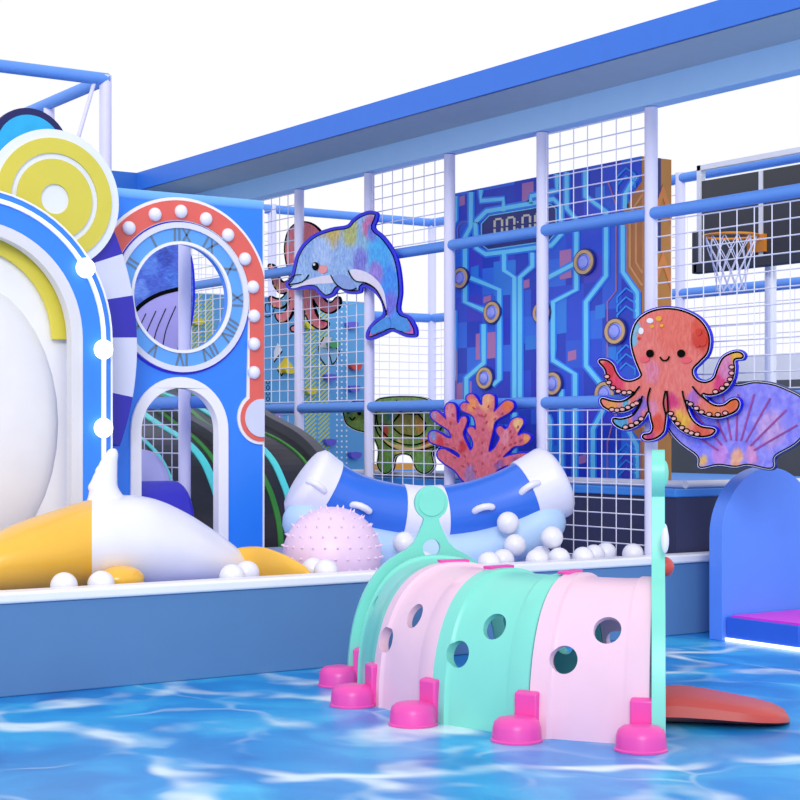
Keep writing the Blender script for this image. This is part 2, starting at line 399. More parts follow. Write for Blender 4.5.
annulus('dial_shadow_ring', rr * 1.385, rr * 1.43, -.008, .008, DBLUE, FC, 'deep blue painted shadow around the outer ring')  # shadow line round the dial rim, painted as a thin dark blue ring
# mirrored roman numerals, read counter-clockwise as on the wall
NUM = ['XII', 'I', 'II', 'III', 'IV', 'V', 'VI', 'VII', 'VIII', 'IX', 'X', 'XI']
bm = bmesh.new(); wch = {'I': .034, 'V': .07, 'X': .075}; hh = .05
def bar(a, b, wd, rot):
    poly = stroke([a, b], wd)
    pts = []
    for x, y in poly:
        # local x tangential (mirrored), y radial
        ca = PI / 2 + rot; rad = rr * 1.155 + y
        u = Vector((math.cos(ca), 0, math.sin(ca))); tg = Vector((-math.sin(ca), 0, math.cos(ca)))
        p = u * rad + tg * x; pts.append(Vector((cc.x + p.x, YF - .019, cc.z + p.z)))
    prism(bm, [pts], EY * .006)
for i, s in enumerate(NUM):
    rot = i * PI / 6; W_ = sum(wch[c] for c in s); x = -W_ / 2
    for c in s:
        m_ = x + wch[c] / 2
        if c == 'I': bar((m_, -hh), (m_, hh), .014, rot)
        elif c == 'V': bar((m_ - .03, hh), (m_, -hh), .014, rot); bar((m_ + .03, hh), (m_, -hh), .011, rot)
        else: bar((m_ - .03, hh), (m_ + .03, -hh), .014, rot); bar((m_ + .03, hh), (m_ - .03, -hh), .011, rot)
        x += wch[c]
obj('numerals', bm, mat('numeral_grey', '#6f7f94', .4, metal=.3), dial, label='grey mirrored roman numerals')
# red bulb band: horseshoe with a straight leg and a round end
r0, r1 = rr * 1.43, rr * 1.79; zleg = fy(253, 418).z; lx = cc.x + (r0 + r1) / 2
band = [cpt(r1, a) for a in [PI * 1.12 * i / 40 for i in range(41)]] + [cpt(r0, a) for a in [PI * 1.12 * (1 - i / 40) for i in range(41)]]
ce = Vector((XR - .02, 0, zleg)); re = .165
def redshape(g, dy):
    o = []
    for i in range(41): o.append(cpt(r1 + g, PI * 1.1 * i / 40, dy))
    for i in range(41): o.append(cpt(r0 - g * .3, PI * 1.1 * (1 - i / 40), dy))
    xi = cc.x + r0 - g
    a0 = PI - math.acos(max(-1, min(1, (ce.x - xi) / (re + g))))
    for i in range(25):
        a = a0 + (3 * PI / 2 - a0) * i / 24; o.append(Vector((ce.x + (re + g) * math.cos(a), YF + dy, ce.z + (re + g) * math.sin(a))))
    o.append(Vector((XR + .0, YF + dy, ce.z - re - g)))
    o = [Vector((min(p.x, XR), p.y, p.z)) for p in o]
    o2 = [o[0]]
    for p in o[1:]:
        if (p - o2[-1]).length > 1e-4: o2.append(p)
    return o2
bm = bmesh.new(); prism(bm, [redshape(.022, -.012)], EY * .012); obj('band_border', bm, WHITE, FC, label='white border of the red band')
bm = bmesh.new(); prism(bm, [redshape(0, -.022)], EY * .012); obj('bulb_band', bm, mat('band_red', '#e4645a', .4), FC, label='coral red bulb band')
bm = bmesh.new(); o = [Vector((min(ce.x + .135 * math.cos(2 * PI * i / 40), XR), YF - .03, ce.z + .135 * math.sin(2 * PI * i / 40))) for i in range(40)]
o = [p for i, p in enumerate(o) if (p - o[i - 1]).length > 1e-4]
prism(bm, [o], EY * .01); obj('end_disc', bm, mat('disc_grey', '#d2d8ee', .4), FC, label='pale grey end disc')
BULB = mat('frosted_bulb', '#ececfa', .25, coat=.5)
for px, py in ((106, 250), (129, 228), (155, 214.5), (181, 211.5), (206, 219), (228, 235), (245, 259), (253, 287), (254, 316), (254, 344), (254, 372.5)):
    bm = bmesh.new(); sphere(bm, fy(px, py, -.03), .047, 20, 12, (1, .8, 1)); obj('bulb', bm, BULB, FC, smooth='all')

# ------------------------------------------------------------------ arched portal at the left
YA = 9.85
def ay(px, py, dy=0): return onY(px, py, YA + dy)
pA = ay(112.4, 340); sc_ = (pA - ORI).dot(D) / F
RA = .935 * YA / 10.2; acx = pA.x - RA; acz = pA.z
def archring(r1, r0, dy, th, m, name, parent, label=None, zb=PITZ, bev=.006):
    def half(r): return [Vector((acx + r, YA + dy, zb))] + [Vector((acx + r * math.cos(PI * i / 36), YA + dy, acz + r * math.sin(PI * i / 36))) for i in range(37)] + [Vector((acx - r, YA + dy, zb))]
    bm = bmesh.new(); prism(bm, [half(r1) + half(r0)[::-1]], EY * th); return obj(name, bm, m, parent, label=label, bevel=bev)
PT = thing('arched_portal', 'bright blue arched portal with white light line and round lamps at the left edge', 'archway', (acx, YA, PITZ))
archring(RA - .012, RA - .2, 0, .12, mat('portal_blue', '#2f86fa', .35), 'arch_body', PT)
archring(RA, RA - .012, -.004, .13, WHITE, 'edge_trim', PT, 'white outer edge trim', bev=0)
archring(RA - .2, RA - .275, .0, .085, mat('portal_white', '#dcdce2', .5), 'inner_arch', PT, 'off-white inner arch')
archring(RA - .05, RA - .078, -.02, .02, glow('light_line', '#ffffff', .12), 'light_line', PT, 'white light line')
LAMP = glow('lamp_white', '#ffffff', 1.6)
for px, py in ((85.5, 268), (103.5, 349.5), (103.5, 428)):
    bm = bmesh.new(); sphere(bm, ay(px, py, -.035), 10 * sc_, 24, 14, (1, .6, 1)); obj('lamp', bm, LAMP, PT, smooth='all', label='glowing round lamp')
# lined inner niche, pale with a yellow band
NC = thing('niche_panel', 'white rounded niche panel with a yellow arc inside the blue portal', 'panel', (acx, YA + .3, PITZ))
def niche(r1, r0, dy, m, name, label, a0=0, a1=PI, zb=None):
    def half(r):
        l = [Vector((acx + r * math.cos(a0 + (a1 - a0) * i / 30), YA + dy, acz + r * math.sin(a0 + (a1 - a0) * i / 30))) for i in range(31)]
        if zb is not None: l = [Vector((acx + r, YA + dy, zb))] + l + [Vector((acx - r, YA + dy, zb))]
        return l
    bm = bmesh.new(); prism(bm, [half(r1) + half(r0)[::-1]] if r0 else [half(r1)], EY * .032); return obj(name, bm, m, NC, label=label, bevel=.01)
niche(RA - .14, 0, .17, mat('niche_white', '#f0f0f4', .5), 'back_panel', None, zb=PITZ)
niche(RA - .25, RA - .35, .125, mat('niche_yellow', '#e0d24a', .5), 'yellow_band', 'yellow arc')
archb = bmesh.new()
sphere(archb, Vector((acx, YA + .2, 1.45)), .62, 32, 18, (1, .25, 1.45)); obj('bulging_pad', archb, mat('pad_white', '#ebebf0', .45), NC, smooth='all', label='white bulging pad')

# checkered wheel ring
YC = 10.12
ccx = onY(-140, 338, YC); RC = onY(137, 345, YC).x - ccx.x
CK = thing('checkered_ring', 'curved navy and white checkered ring between the blue portal and the clock facade', 'ring', (ccx.x + RC, YC, PITZ))
angs = [math.atan2(v - 0, 1) for v in ()]
def ckang(px, py): p = onY(px, py, YC); return math.atan2(p.z - ccx.z, p.x - ccx.x)
cuts = [ckang(133, 452), ckang(130, 396.5), ckang(137, 337.5), ckang(132, 295.5), ckang(122, 254)]
st = cuts[4] - cuts[3]; cuts += [cuts[4] + st, cuts[4] + 2 * st, cuts[4] + 2.6 * st]
for i in range(len(cuts) - 1):
    a, b = cuts[i], cuts[i + 1]; n = 8
    def pt(r, k): q = a + (b - a) * k / n; return Vector((ccx.x + r * math.cos(q), YC, max(PITZ, ccx.z + r * math.sin(q))))
    bm = bmesh.new(); prism(bm, [[pt(RC, k) for k in range(n + 1)] + [pt(RC - .36, n - k) for k in range(n + 1)]], EY * .1)
    obj('tile', bm, mat('check_navy', '#2a24ae', .4) if i % 2 == 0 else mat('check_white', '#d6daf0', .45), CK)

# yellow target disc
YD = 10.065
dcn = onY(55, 199, YD); ds = (dcn - ORI).dot(D) / F
DS = thing('target_disc', 'big yellow and white target disc standing above the blue portal', 'disc', (dcn.x, YD, dcn.z - 70 * ds))
def disc(r1, r0, dy, m, name, label=None):
    def c(r): return [Vector((dcn.x + r * ds * math.cos(2 * PI * i / 72), YD + dy, dcn.z + r * ds * math.sin(2 * PI * i / 72))) for i in range(72)]
    bm = bmesh.new(); prism(bm, [c(r1)] + ([c(r0)] if r0 else []), EY * .03); obj(name, bm, m, DS, label=label)
YEL = mat('disc_yellow', '#d6cb4c', .45)
disc(70, 0, .01, mat('disc_white', '#e4eaf8', .4), 'disc_body', 'white disc body')
disc(61, 46, -.005, YEL, 'outer_band', 'yellow outer band'); disc(40, 15, -.005, YEL, 'inner_band', 'yellow inner band')

# cyan cut-out on the tower
bm = bmesh.new(); ctr = onY(30, 150, 12.2); s_ = (ctr - ORI).dot(D) / F
CY = thing('round_board', 'round cyan board with a navy rim peeking out behind the yellow disc', 'board', (ctr.x, 12.2, ctr.z))
def cyc(r, dy): return [Vector((ctr.x + r * s_ * math.cos(2 * PI * i / 48), 12.2 + dy, ctr.z + r * s_ * math.sin(2 * PI * i / 48))) for i in range(48)]
prism(bm, [cyc(42, 0)], EY * .05); obj('backing', bm, mat('navy_rim', '#06105a', .4), CY, label='navy rim')
bm = bmesh.new(); prism(bm, [cyc(35, -.008)], EY * .008); obj('face', bm, mat('cyan_face', '#1fb0e8', .4, .2, 9), CY, label='cyan face')

# ------------------------------------------------------------------ dark slide behind the facade
prof = [(16.2, 2.0), (14.76, 1.83), (13.73, 1.65), (13.1, 1.47), (12.6, 1.33), (12.27, 1.17), (12.08, .98), (11.98, .83), (11.9, .62), (11.86, .3)]
prof = smooth_loop(prof, 4, closed=False)
def zs(y):
    for (a, b), (c, d) in zip(prof, prof[1:]):
        if c <= y <= a: return b + (d - b) * (a - y) / max(a - c, 1e-6)
    return prof[0][1]
SL = thing('slide', 'black multi-lane slide with green and cyan stripes descending behind the clock facade', 'slide', (6.6, 12.5, 0))
bm = bmesh.new(); poly = [Vector((5.76, y, z)) for y, z in prof] + [Vector((5.76, 11.86, 0)), Vector((5.76, 16.2, 0))]
prism(bm, [poly], EX * 1.72); obj('slide_bed', bm, mat('slide_black', '#2b2c31', .35, .3, 4), SL)
def ribbon(x0, wd, lift, th, m, name, label=None, wob=0, ph=0, y0=11.86, y1=16.2):
    bm = bmesh.new(); prev = None
    for i, (y, z) in enumerate(p for p in prof if y0 <= p[0] <= y1):
        x = x0 + wob * math.sin(y * 2.2 + ph)
        j = min(i + 1, len(prof) - 1); nrm = Vector((0, -.6, .8))
        base = Vector((0, y, z))
        ring = [bm.verts.new(Vector((x + sx * wd / 2, y, z)) + nrm * l) for sx, l in ((-1, -.02), (1, -.02), (1, lift + th), (-1, lift + th))]
        if prev:
            for k in range(4): bm.faces.new((prev[k], prev[(k + 1) % 4], ring[(k + 1) % 4], ring[k]))
        prev = ring
    return obj(name, bm, m, SL, label=label)
RAILG = mat('slide_rail', '#4a4c55', .4, .2)
for x in (7.45, 6.62, 5.8): ribbon(x, .1, .03, .06, RAILG, 'lane_divider', 'grey rounded lane divider')
CYN = mat('stripe_cyan', '#62f6f2', .3); GRN = mat('stripe_green', '#3f9a3a', .35)
ribbon(7.0, .06, .0, .012, CYN, 'stripe', 'cyan stripe'); ribbon(6.35, .07, .0, .012, CYN, 'stripe', 'cyan stripe'); ribbon(5.98, .04, .0, .012, CYN, 'stripe', 'cyan stripe')
ribbon(7.25, .022, .0, .012, GRN, 'stripe', 'green stripe', .07, .4); ribbon(6.85, .05, .0, .012, GRN, 'stripe', 'green stripe', .06, 1.9); ribbon(6.5, .04, 0, .012, GRN, 'stripe', 'green stripe', .05, 3)
bm = bmesh.new(); prism(bm, [[onY(184, 410, 11.6), onY(193, 420, 11.6), onY(184, 416, 11.6)]], EY * .02)
# soft rolls in the doorway
bm = bmesh.new(); P, Q = capsule_pts([Vector((4.3, 10.77, .77)), Vector((5.3, 10.77, .77))], .29, 3)
Q = [q for q in Q]; tube(bm, (4.3, 10.77, .765), (5.38, 10.77, .765), .29, 36)
tag(obj('foam_roll', bm, mat('roll_navy', '#2420b8', .45), None, smooth=True, bevel=.04, base=True), 'navy blue foam roll lying inside the arched doorway', 'foam roll')
bm = bmesh.new(); tube(bm, (4.5, 11.38, .87), (5.52, 11.38, .87), .40, 40)
bmesh.ops.translate(bm, verts=bm.verts[:], vec=(0, .08, 0))
tag(obj('foam_roll', bm, mat('roll_lavender', '#c4c2f0', .5), None, smooth=True, bevel=.08, base=True), 'pale lavender foam roll behind the navy roll in the doorway', 'foam roll')

# ------------------------------------------------------------------ cut-out boards
def plane_prism(bm, c, loops, th, mi=0, axis='X'):
    fn = onX if axis == 'X' else onY
    prism(bm, [[fn(x, y, c) for x, y in l] for l in loops], (EX if axis == 'X' else EY) * th, mi)
def cutout(name, label, cat, c, outline, grow, line, col, blobs, streak=.25, sdir=(1, 1, 6), axis='X', board=DBLUE, sc=9, th=.02, group=None):
    """board > printed outline > coloured print, each a thin layer in front of the last"""
    fn = onX if axis == 'X' else onY
    cen = fn(sum(p[0] for p in outline) / len(outline), max(p[1] for p in outline), c)
    T = thing(name, label, cat, cen, group)
    b = bmesh.new(); plane_prism(b, c, grown(outline, grow), th, axis=axis); obj('backing_board', b, board, T, label='deep blue backing board' if board is DBLUE else None)
    if line:
        b = bmesh.new(); plane_prism(b, c - .004, [outline], .004, axis=axis); obj('outline_print', b, BLACK, T, label='black outline')
    if line > 1.2:
        b = bmesh.new(); plane_prism(b, c - .002, grown(outline, .55), .003, axis=axis); obj('border_print', b, WHITE, T, label='thin white border')
    b = bmesh.new(); plane_prism(b, c - .008, [inset(outline, line)], .004, axis=axis)
    vs = [v.co for v in b.verts]; ce_ = Vector([(min(v[i] for v in vs) + max(v[i] for v in vs)) / 2 for i in range(3)])
    m = art(name + '_print', col, [(fn(x, y, c - .008), r * (cen - ORI).dot(D) / F, h) for x, y, r, h in blobs], ce_, streak, sdir, sc=sc, warp=.09)
    body = obj('body_print', b, m, T)
    return T, body
def deco(T, name, c, loops_list, m, layer, axis='X', label=None, th=.003):
    b = bmesh.new()
    for i, l in enumerate(loops_list): plane_prism(b, c - .008 - .003 * (layer + 1) - .0002 * (i % 5), [l], th, axis=axis)
    return obj(name, b, m, T, label=label)

# dolphin
XD = 7.90
dz = [(140, 412), (160, 390), (172, 345), (182, 305), (208, 258), (258, 215), (325, 190), (385, 180), (405, 160), (435, 137), (478, 122), (510, 132), (508, 160), (498, 192), (530, 220), (563, 262), (588, 310), (602, 375), (607, 450), (600, 522), (636, 543), (664, 588), (664, 626), (622, 628), (570, 607), (535, 620), (485, 640), (463, 632), (468, 598), (498, 560), (530, 535), (522, 485), (490, 445), (452, 428), (442, 452), (395, 456), (355, 436), (335, 462), (300, 474), (270, 452), (255, 436), (215, 436), (175, 440), (150, 434)]
dol = smooth_loop(zoom(dz, 250, 180, .25), 4)
core = inset(dol, 3.0)
def Zd(l): return zoom(l, 250, 180, .25)
T, body = cutout('dolphin_board', 'leaping blue dolphin cut-out board with deep blue border on the frame', 'cut-out board', XD, core, 3.0, 1.0, '#8fb4ea',
    [(330, 228, 29.0, '#c6b060'), (350, 232, 20.3, '#b2b870'), (365, 240, 20.3, '#86b6d8'), (322, 255, 26.1, '#a9c6f4'), (380, 255, 31.9, '#3aa8f0'), (388, 285, 29.0, '#2f8df0'), (368, 226, 14.5, '#c66aa0'), (372, 232, 11.6, '#6a78d8'), (360, 262, 18.8, '#7478d6'), (375, 275, 17.4, '#8f7ad8'), (391, 305, 17.4, '#6a6ae0'), (397, 322, 17.4, '#3f8ff0'), (374, 334, 11.6, '#e05aa8'), (412, 330, 13.0, '#d866c0'), (300, 276, 17.4, '#9cc0f4')], .3, (1, 5, 2))
SKN = mat('dolphin_belly', '#e4def4', .5, .06, 20)
deco(T, 'belly_print', XD, [smooth_loop(Zd([(165, 428), (215, 405), (270, 388), (325, 380), (335, 395), (330, 412), (270, 415), (215, 422), (180, 432)]), 4), smooth_loop(Zd([(398, 362), (440, 360), (490, 385), (525, 425), (540, 470), (545, 520), (535, 500), (505, 440), (465, 412), (425, 405)]), 4)], SKN, 0, label='pale belly')
deco(T, 'flipper_print', XD, [smooth_loop(Zd([(330, 385), (375, 380), (405, 400), (420, 432), (385, 440), (350, 420)]), 4)], mat('dolphin_fin', '#86a2e0', .5, .2, 20), 1, label='blue flipper')
deco(T, 'line_print', XD, [stroke(smooth_loop(Zd([(322, 380), (340, 412), (370, 435), (405, 440), (425, 432)]), 4, False), 1.1), stroke(smooth_loop(Zd([(392, 362), (405, 388), (425, 405), (465, 412), (505, 440), (535, 500), (545, 540)]), 4, False), 1.0), stroke(smooth_loop(Zd([(152, 418), (195, 412), (220, 398), (234, 378)]), 4, False), 1.1), stroke(smooth_loop(Zd([(152, 408), (175, 382), (205, 378)]), 3, False), .7)], BLACK, 2, label='black drawn lines')
deco(T, 'cheek_print', XD, [ell(*Zd([(291, 357)])[0], 4.6, 4.2)], mat('cheek', '#f09aa0', .5), 1, label='pink cheek')
deco(T, 'eye_print', XD, [ell(*Zd([(261, 345)])[0], 3.2, 4.2)], BLACK, 3, label='black eye')
deco(T, 'eye_shine', XD, [ell(*Zd([(256, 338)])[0], 1.0, 1.2, 12)], WHITE, 4, label='white eye shine')
deco(T, 'tail_print', XD, [smooth_loop(Zd([(545, 548), (560, 560), (560, 590), (530, 600), (490, 618), (482, 600), (510, 570)]), 3), smooth_loop(Zd([(565, 555), (600, 545), (630, 565), (642, 600), (610, 605), (575, 590)]), 3)], mat('dolphin_tail', '#3f92e6', .5, .3, 25), 1, label='bright blue tail')

# octopus
oz = [(240, 350), (215, 290), (197, 220), (200, 160), (225, 100), (275, 60), (340, 40), (410, 40), (480, 60), (535, 95), (570, 145), (582, 200), (570, 260), (535, 300), (500, 340), (515, 382), (560, 395), (598, 375), (615, 330), (640, 280), (680, 255), (720, 248), (745, 265), (738, 285), (702, 292), (703, 330), (695, 380), (665, 430), (620, 457), (575, 464), (545, 458), (575, 490), (610, 508), (650, 505), (680, 483), (710, 477), (726, 500), (715, 535), (680, 557), (630, 572), (580, 568), (530, 548), (490, 515), (468, 490), (475, 530), (500, 580), (540, 610), (590, 618), (610, 632), (590, 657), (540, 667), (490, 657), (440, 632), (402, 592), (376, 545), (368, 595), (358, 642), (320, 674), (272, 682), (250, 665), (260, 648), (290, 642), (300, 615), (292, 580), (283, 545), (260, 582), (220, 615), (170, 630), (125, 612), (106, 587), (115, 570), (150, 573), (200, 558), (228, 525), (248, 480), (218, 517), (170, 542), (110, 542), (63, 520), (47, 490), (60, 473), (100, 484), (150, 488), (190, 470), (215, 448), (190, 458), (150, 455), (110, 430), (80, 390), (70, 340), (40, 302), (50, 286), (85, 290), (115, 315), (130, 350), (155, 380), (190, 390), (225, 380), (243, 366)]
def Zo(l): return zoom(l, 590, 300, .20625)
XO = 7.865
octo = smooth_loop(Zo(oz), 4)
def px1(x, y): return Zo([(x, y)])[0]
ob = [(410, 120, 30, '#e8705f'), (205, 190, 9, '#6fb6d8'), (225, 140, 7, '#86c0d8'), (540, 195, 15, '#d8402a'), (520, 130, 9, '#e0553f'), (90, 340, 12, '#d83040'), (130, 410, 12, '#e23a62'), (105, 500, 12, '#e89a50'), (170, 500, 8, '#58b4d0'), (150, 595, 12, '#4f9cc8'), (225, 560, 9, '#8a6ac8'), (255, 510, 9, '#8a6ac8'), (300, 520, 9, '#e28aa8'), (330, 600, 11, '#e0503a'), (290, 660, 9, '#c23a78'), (400, 500, 9, '#d83a7a'), (450, 580, 11, '#e8b040'), (540, 635, 12, '#e05a40'), (500, 480, 9, '#b06ac0'), (600, 530, 10, '#e8804a'), (690, 510, 10, '#e0662a'), (640, 400, 13, '#d8387a'), (660, 330, 12, '#d884b4'), (710, 268, 9, '#e8b23a'), (300, 350, 12, '#e08098')]
T, body = cutout('octopus_board', 'smiling coral-pink octopus cut-out board with blue border at the right of the frame', 'cut-out board', XO, octo, 1.7, 1.9, '#ea7a70',
    [(*px1(x, y), r * 1.25, h) for x, y, r, h in ob], .22, (1, 5, 1.5))
deco(T, 'eye_print', XO, [ell(*px1(290, 259), 3.8, 3.9)], BLACK, 2, label='black eye'); deco(T, 'eye_print', XO, [ell(*px1(441, 259), 3.9, 3.9)], BLACK, 2, label='black eye')
deco(T, 'cheek_print', XO, [ell(*px1(265, 287), 4.6, 3.1), ell(*px1(466, 291), 5.2, 3.3)], mat('octopus_cheek', '#f0606c', .5), 1, label='red-pink cheeks')
LNs = [[(338, 276), (350, 291), (362, 294), (376, 288), (384, 273)], [(240, 418), (205, 460), (165, 490)], [(292, 425), (278, 480), (285, 545)], [(365, 440), (355, 500), (368, 560)], [(372, 440), (376, 500), (378, 545)], [(447, 440), (455, 480), (475, 530)], [(495, 418), (530, 460), (575, 490)], [(253, 465), (235, 515), (205, 556)]]
deco(T, 'line_print', XO, [stroke(smooth_loop(Zo(l), 4, False), 1.5) for l in LNs], BLACK, 2, label='black smile and arm lines')
SUCK = mat('sucker_pink', '#f0b0ac', .5)
sk = []
for pl in ([(80, 365), (90, 400), (118, 432), (155, 448), (190, 448)], [(100, 530), (130, 534), (165, 528), (200, 512), (225, 500)], [(165, 618), (200, 608), (232, 590), (258, 565)], [(388, 545), (405, 575), (430, 606), (460, 630), (490, 645), (525, 652)], [(480, 500), (515, 525), (550, 548), (605, 557), (655, 548)], [(600, 448), (640, 428), (668, 402), (684, 365), (686, 325)]):
    l = smooth_loop(Zo(pl), 4, False)
    for i in range(1, len(l), 3): sk.append(l[i])
deco(T, 'sucker_line_print', XO, [ell(x, y, 3.2, 2.7, 14) for x, y in sk], BLACK, 1, label='black sucker outlines')
deco(T, 'sucker_print', XO, [ell(x, y, 2.1, 1.5, 14) for x, y in sk], SUCK, 2, label='pink suckers')
deco(T, 'spot_print', XO, [ell(*px1(247, 150), 2.4, 3.4, 16), ell(*px1(290, 100), 3.3, 2.6, 16)], WHITE, 1, label='white spots')
deco(T, 'yellow_spot_print', XO, [ell(*px1(333, 90), 3, 2.6, 16), ell(*px1(300, 128), 2, 1.8, 12), ell(*px1(347, 124), 1.8, 1.6, 12)], mat('spot_yellow', '#f0b030', .5), 1, label='yellow spots')
deco(T, 'red_spot_print', XO, [ell(*px1(236, 186), 1.6, 1.6, 12), ell(*px1(525, 155), 3, 3.6, 14), ell(*px1(545, 200), 4, 5, 14), ell(*px1(520, 215), 2.5, 3, 14)], mat('spot_red', '#d83a28', .5), 1, label='red spots')

# rear octopus behind the net
XR2 = 8.12
def Zr(l): return [(268 + (x - 40) / 705 * 74, 222 + (y - 40) / 642 * 110) for x, y in l]
oc2 = smooth_loop(Zr(oz), 3)
T, body = cutout('octopus_board', 'small dusky red octopus cut-out half hidden behind the dolphin board', 'cut-out board', XR2, oc2, .6, .9, '#d8707c',
    [(285, 300, 12, '#5aa0c8'), (275, 290, 8, '#d0a050'), (295, 318, 9, '#6a78b8'), (322, 316, 12, '#c83a5a'), (288, 240, 6, '#7ab0c0'), (280, 275, 7, '#b03050'), (340, 290, 8, '#8a50a0')], .3, (1, 5, 1.5), board=BLACK)
sk2 = [Zr([p])[0] for p in [(80, 365), (100, 410), (150, 448), (100, 530), (165, 528), (225, 500), (165, 618), (232, 590), (405, 575), (460, 630), (525, 652)]]
deco(T, 'sucker_print', XR2, [ell(x, y, 1.3, 1.1, 10) for x, y in sk2], mat('sucker_tan', '#d8a868', .5), 1, label='tan suckers')

# coral
XK = 7.86
cz = [(310, 497), (275, 452), (230, 422), (192, 388), (190, 358), (215, 345), (255, 365), (292, 388), (298, 372), (260, 345), (200, 327), (152, 308), (145, 272), (165, 255), (195, 265), (230, 287), (256, 290), (245, 252), (200, 222), (162, 192), (154, 168), (180, 155), (212, 182), (232, 200), (225, 155), (235, 122), (260, 117), (278, 140), (281, 200), (291, 218), (305, 190), (325, 184), (333, 205), (321, 240), (312, 272), (330, 318), (350, 354), (366, 330), (360, 292), (340, 262), (340, 242), (360, 234), (376, 250), (380, 228), (370, 187), (345, 167), (310, 152), (303, 130), (320, 114), (350, 118), (334, 98), (336, 80), (360, 71), (380, 90), (398, 120), (412, 124), (414, 85), (440, 70), (470, 84), (471, 130), (468, 162), (500, 130), (530, 104), (560, 110), (567, 135), (546, 162), (500, 188), (471, 212), (461, 260), (446, 320), (442, 360), (470, 345), (490, 312), (499, 287), (484, 262), (485, 240), (505, 231), (521, 248), (540, 238), (555, 206), (582, 189), (610, 195), (613, 220), (592, 255), (588, 280), (620, 267), (649, 280), (645, 305), (610, 327), (570, 332), (540, 357), (512, 388), (560, 375), (620, 366), (642, 372), (602, 397), (545, 422), (492, 445), (460, 480), (430, 520), (350, 520)]
def Zc(l): return zoom(l, 400, 380, .2)
cor = smooth_loop(Zc(cz), 3)
T, body = cutout('coral_board', 'branching red and orange coral cut-out board standing behind the swim ring boat', 'cut-out board', XK, cor, 1.5, .0, '#d8687a',
    [(485, 400, 16, '#f0a878'), (472, 405, 10, '#f0965a'), (508, 407, 9, '#e8703a'), (492, 420, 12, '#e88a78'), (518, 424, 10, '#f0c080'), (526, 438, 7, '#f0a050'), (450, 412, 10, '#e088a0'), (433, 435, 8, '#8090c8'), (434, 415, 6, '#b088b8'), (440, 443, 9, '#d03848'), (463, 447, 9, '#cc3040'), (505, 437, 10, '#e0889a'), (470, 475, 14, '#a874a8'), (500, 470, 12, '#9a60a8'), (515, 461, 8, '#b060a0'), (485, 455, 10, '#d87088')], .25, (1, 3, 3))
rnd = random.Random(3); dashes = []
for seg in ([(470, 465), (455, 435), (448, 410)], [(480, 465), (482, 430), (488, 400)], [(486, 425), (505, 408)], [(495, 462), (508, 440), (516, 425)], [(508, 446), (525, 438)], [(460, 450), (440, 440)], [(482, 418), (468, 405)], [(500, 468), (520, 458)], [(474, 470), (448, 455)]):
    l = smooth_loop(seg, 6, False)
    for i in range(0, len(l) - 1, 2):
        (x, y), (x2, y2) = l[i], l[i + 1]; k = 3 / max(1e-3, math.hypot(x2 - x, y2 - y)); ox, oy = rnd.uniform(-3, 3), rnd.uniform(-2, 2)
        dashes.append(stroke([(x + ox, y + oy), (x + ox + (x2 - x) * k, y + oy + (y2 - y) * k)], 1.3))
deco(T, 'dash_print', XK, dashes, mat('coral_dash', '#c04860', .5), 1, label='dark red dashes')

# scallop shell
XS = 7.91
sh = smooth_loop([(668, 428), (666, 412), (676, 398), (690, 390), (706, 384), (722, 382), (738, 385), (754, 382), (772, 384), (788, 390), (802, 398), (810, 412), (808, 428), (795, 444), (775, 456), (774, 466), (768, 469), (748, 465), (735, 467), (718, 465), (703, 468), (698, 466), (697, 456), (680, 443)], 4)
T, body = cutout('seashell_board', 'lilac scallop shell cut-out board hanging below the coral-pink octopus', 'cut-out board', XS, sh, 1.6, 1.4, '#8f8af0',
    [(700, 430, 26, '#7f84f6'), (736, 420, 22, '#a79af4'), (720, 455, 16, '#c88ae0'), (737, 460, 13, '#f0b090'), (704, 462, 8, '#e8b86a'), (770, 430, 25, '#c4a0e0'), (752, 455, 12, '#d890c8')], .25, (1, 2, 2), board=mat('shell_navy', '#0d1f6e', .4))
rays = [stroke([(735 + (x - 735) * .3, 461 + (y - 461) * .3), (x, y)], 1.6) for x, y in ((678, 425), (690, 408), (706, 397), (722, 392), (738, 394), (754, 394), (770, 398), (786, 410), (797, 425))]
b = bmesh.new(); box(b, (7.93, 8.2, ZL + .02), (7.956, 8.3, ZL + .06)); obj('rail_mount', b, WHITE, T, label='white mounting bracket')
deco(T, 'rib_print', XS, rays, mat('shell_rib', '#a2489e', .5, .3), 1, label='purple ribs')

# turtle behind the net
XT = 8.14
def Zt(l): return zoom(l, 330, 400, .1625)
tz = smooth_loop([(343, 408), (350, 402), (362, 400), (372, 403), (380, 398), (400, 396), (425, 398), (440, 410), (447, 425), (449, 432), (440, 446), (432, 452), (434, 466), (426, 474), (416, 470), (410, 456), (396, 456), (392, 470), (384, 474), (377, 466), (378, 450), (372, 436), (366, 433), (355, 430), (346, 424), (343, 415)], 4)
T, body = cutout('turtle_board', 'green turtle cut-out board behind the net between the posts', 'cut-out board', XT, tz, .5, 1.3, '#6e9a48',
    [(357, 416, 14, '#8cae4a'), (405, 420, 28, '#8a8430'), (390, 415, 10, '#4a8a8a'), (420, 425, 12, '#b8862c'), (385, 430, 9, '#c04a3a'), (425, 444, 10, '#d06a30'), (400, 450, 12, '#d8c070'), (388, 466, 9, '#5a9a50'), (424, 466, 9, '#4a9a5a')], .3, (1, 3, 3), board=BLACK)
deco(T, 'line_print', XT, [stroke(smooth_loop(l, 4, False), 1.3) for l in ([(376, 404), (378, 425), (392, 440), (412, 445), (432, 438), (444, 424)], [(374, 412), (377, 432), (392, 448), (414, 451), (436, 446)], [(396, 400), (400, 412), (392, 425), (400, 434)], [(400, 412), (418, 414), (424, 403)], [(418, 414), (426, 426), (418, 436), (400, 434)], [(392, 425), (380, 424)], [(426, 426), (440, 424)], [(349, 417), (352, 420), (355, 417)])], BLACK, 1, label='black shell lines')
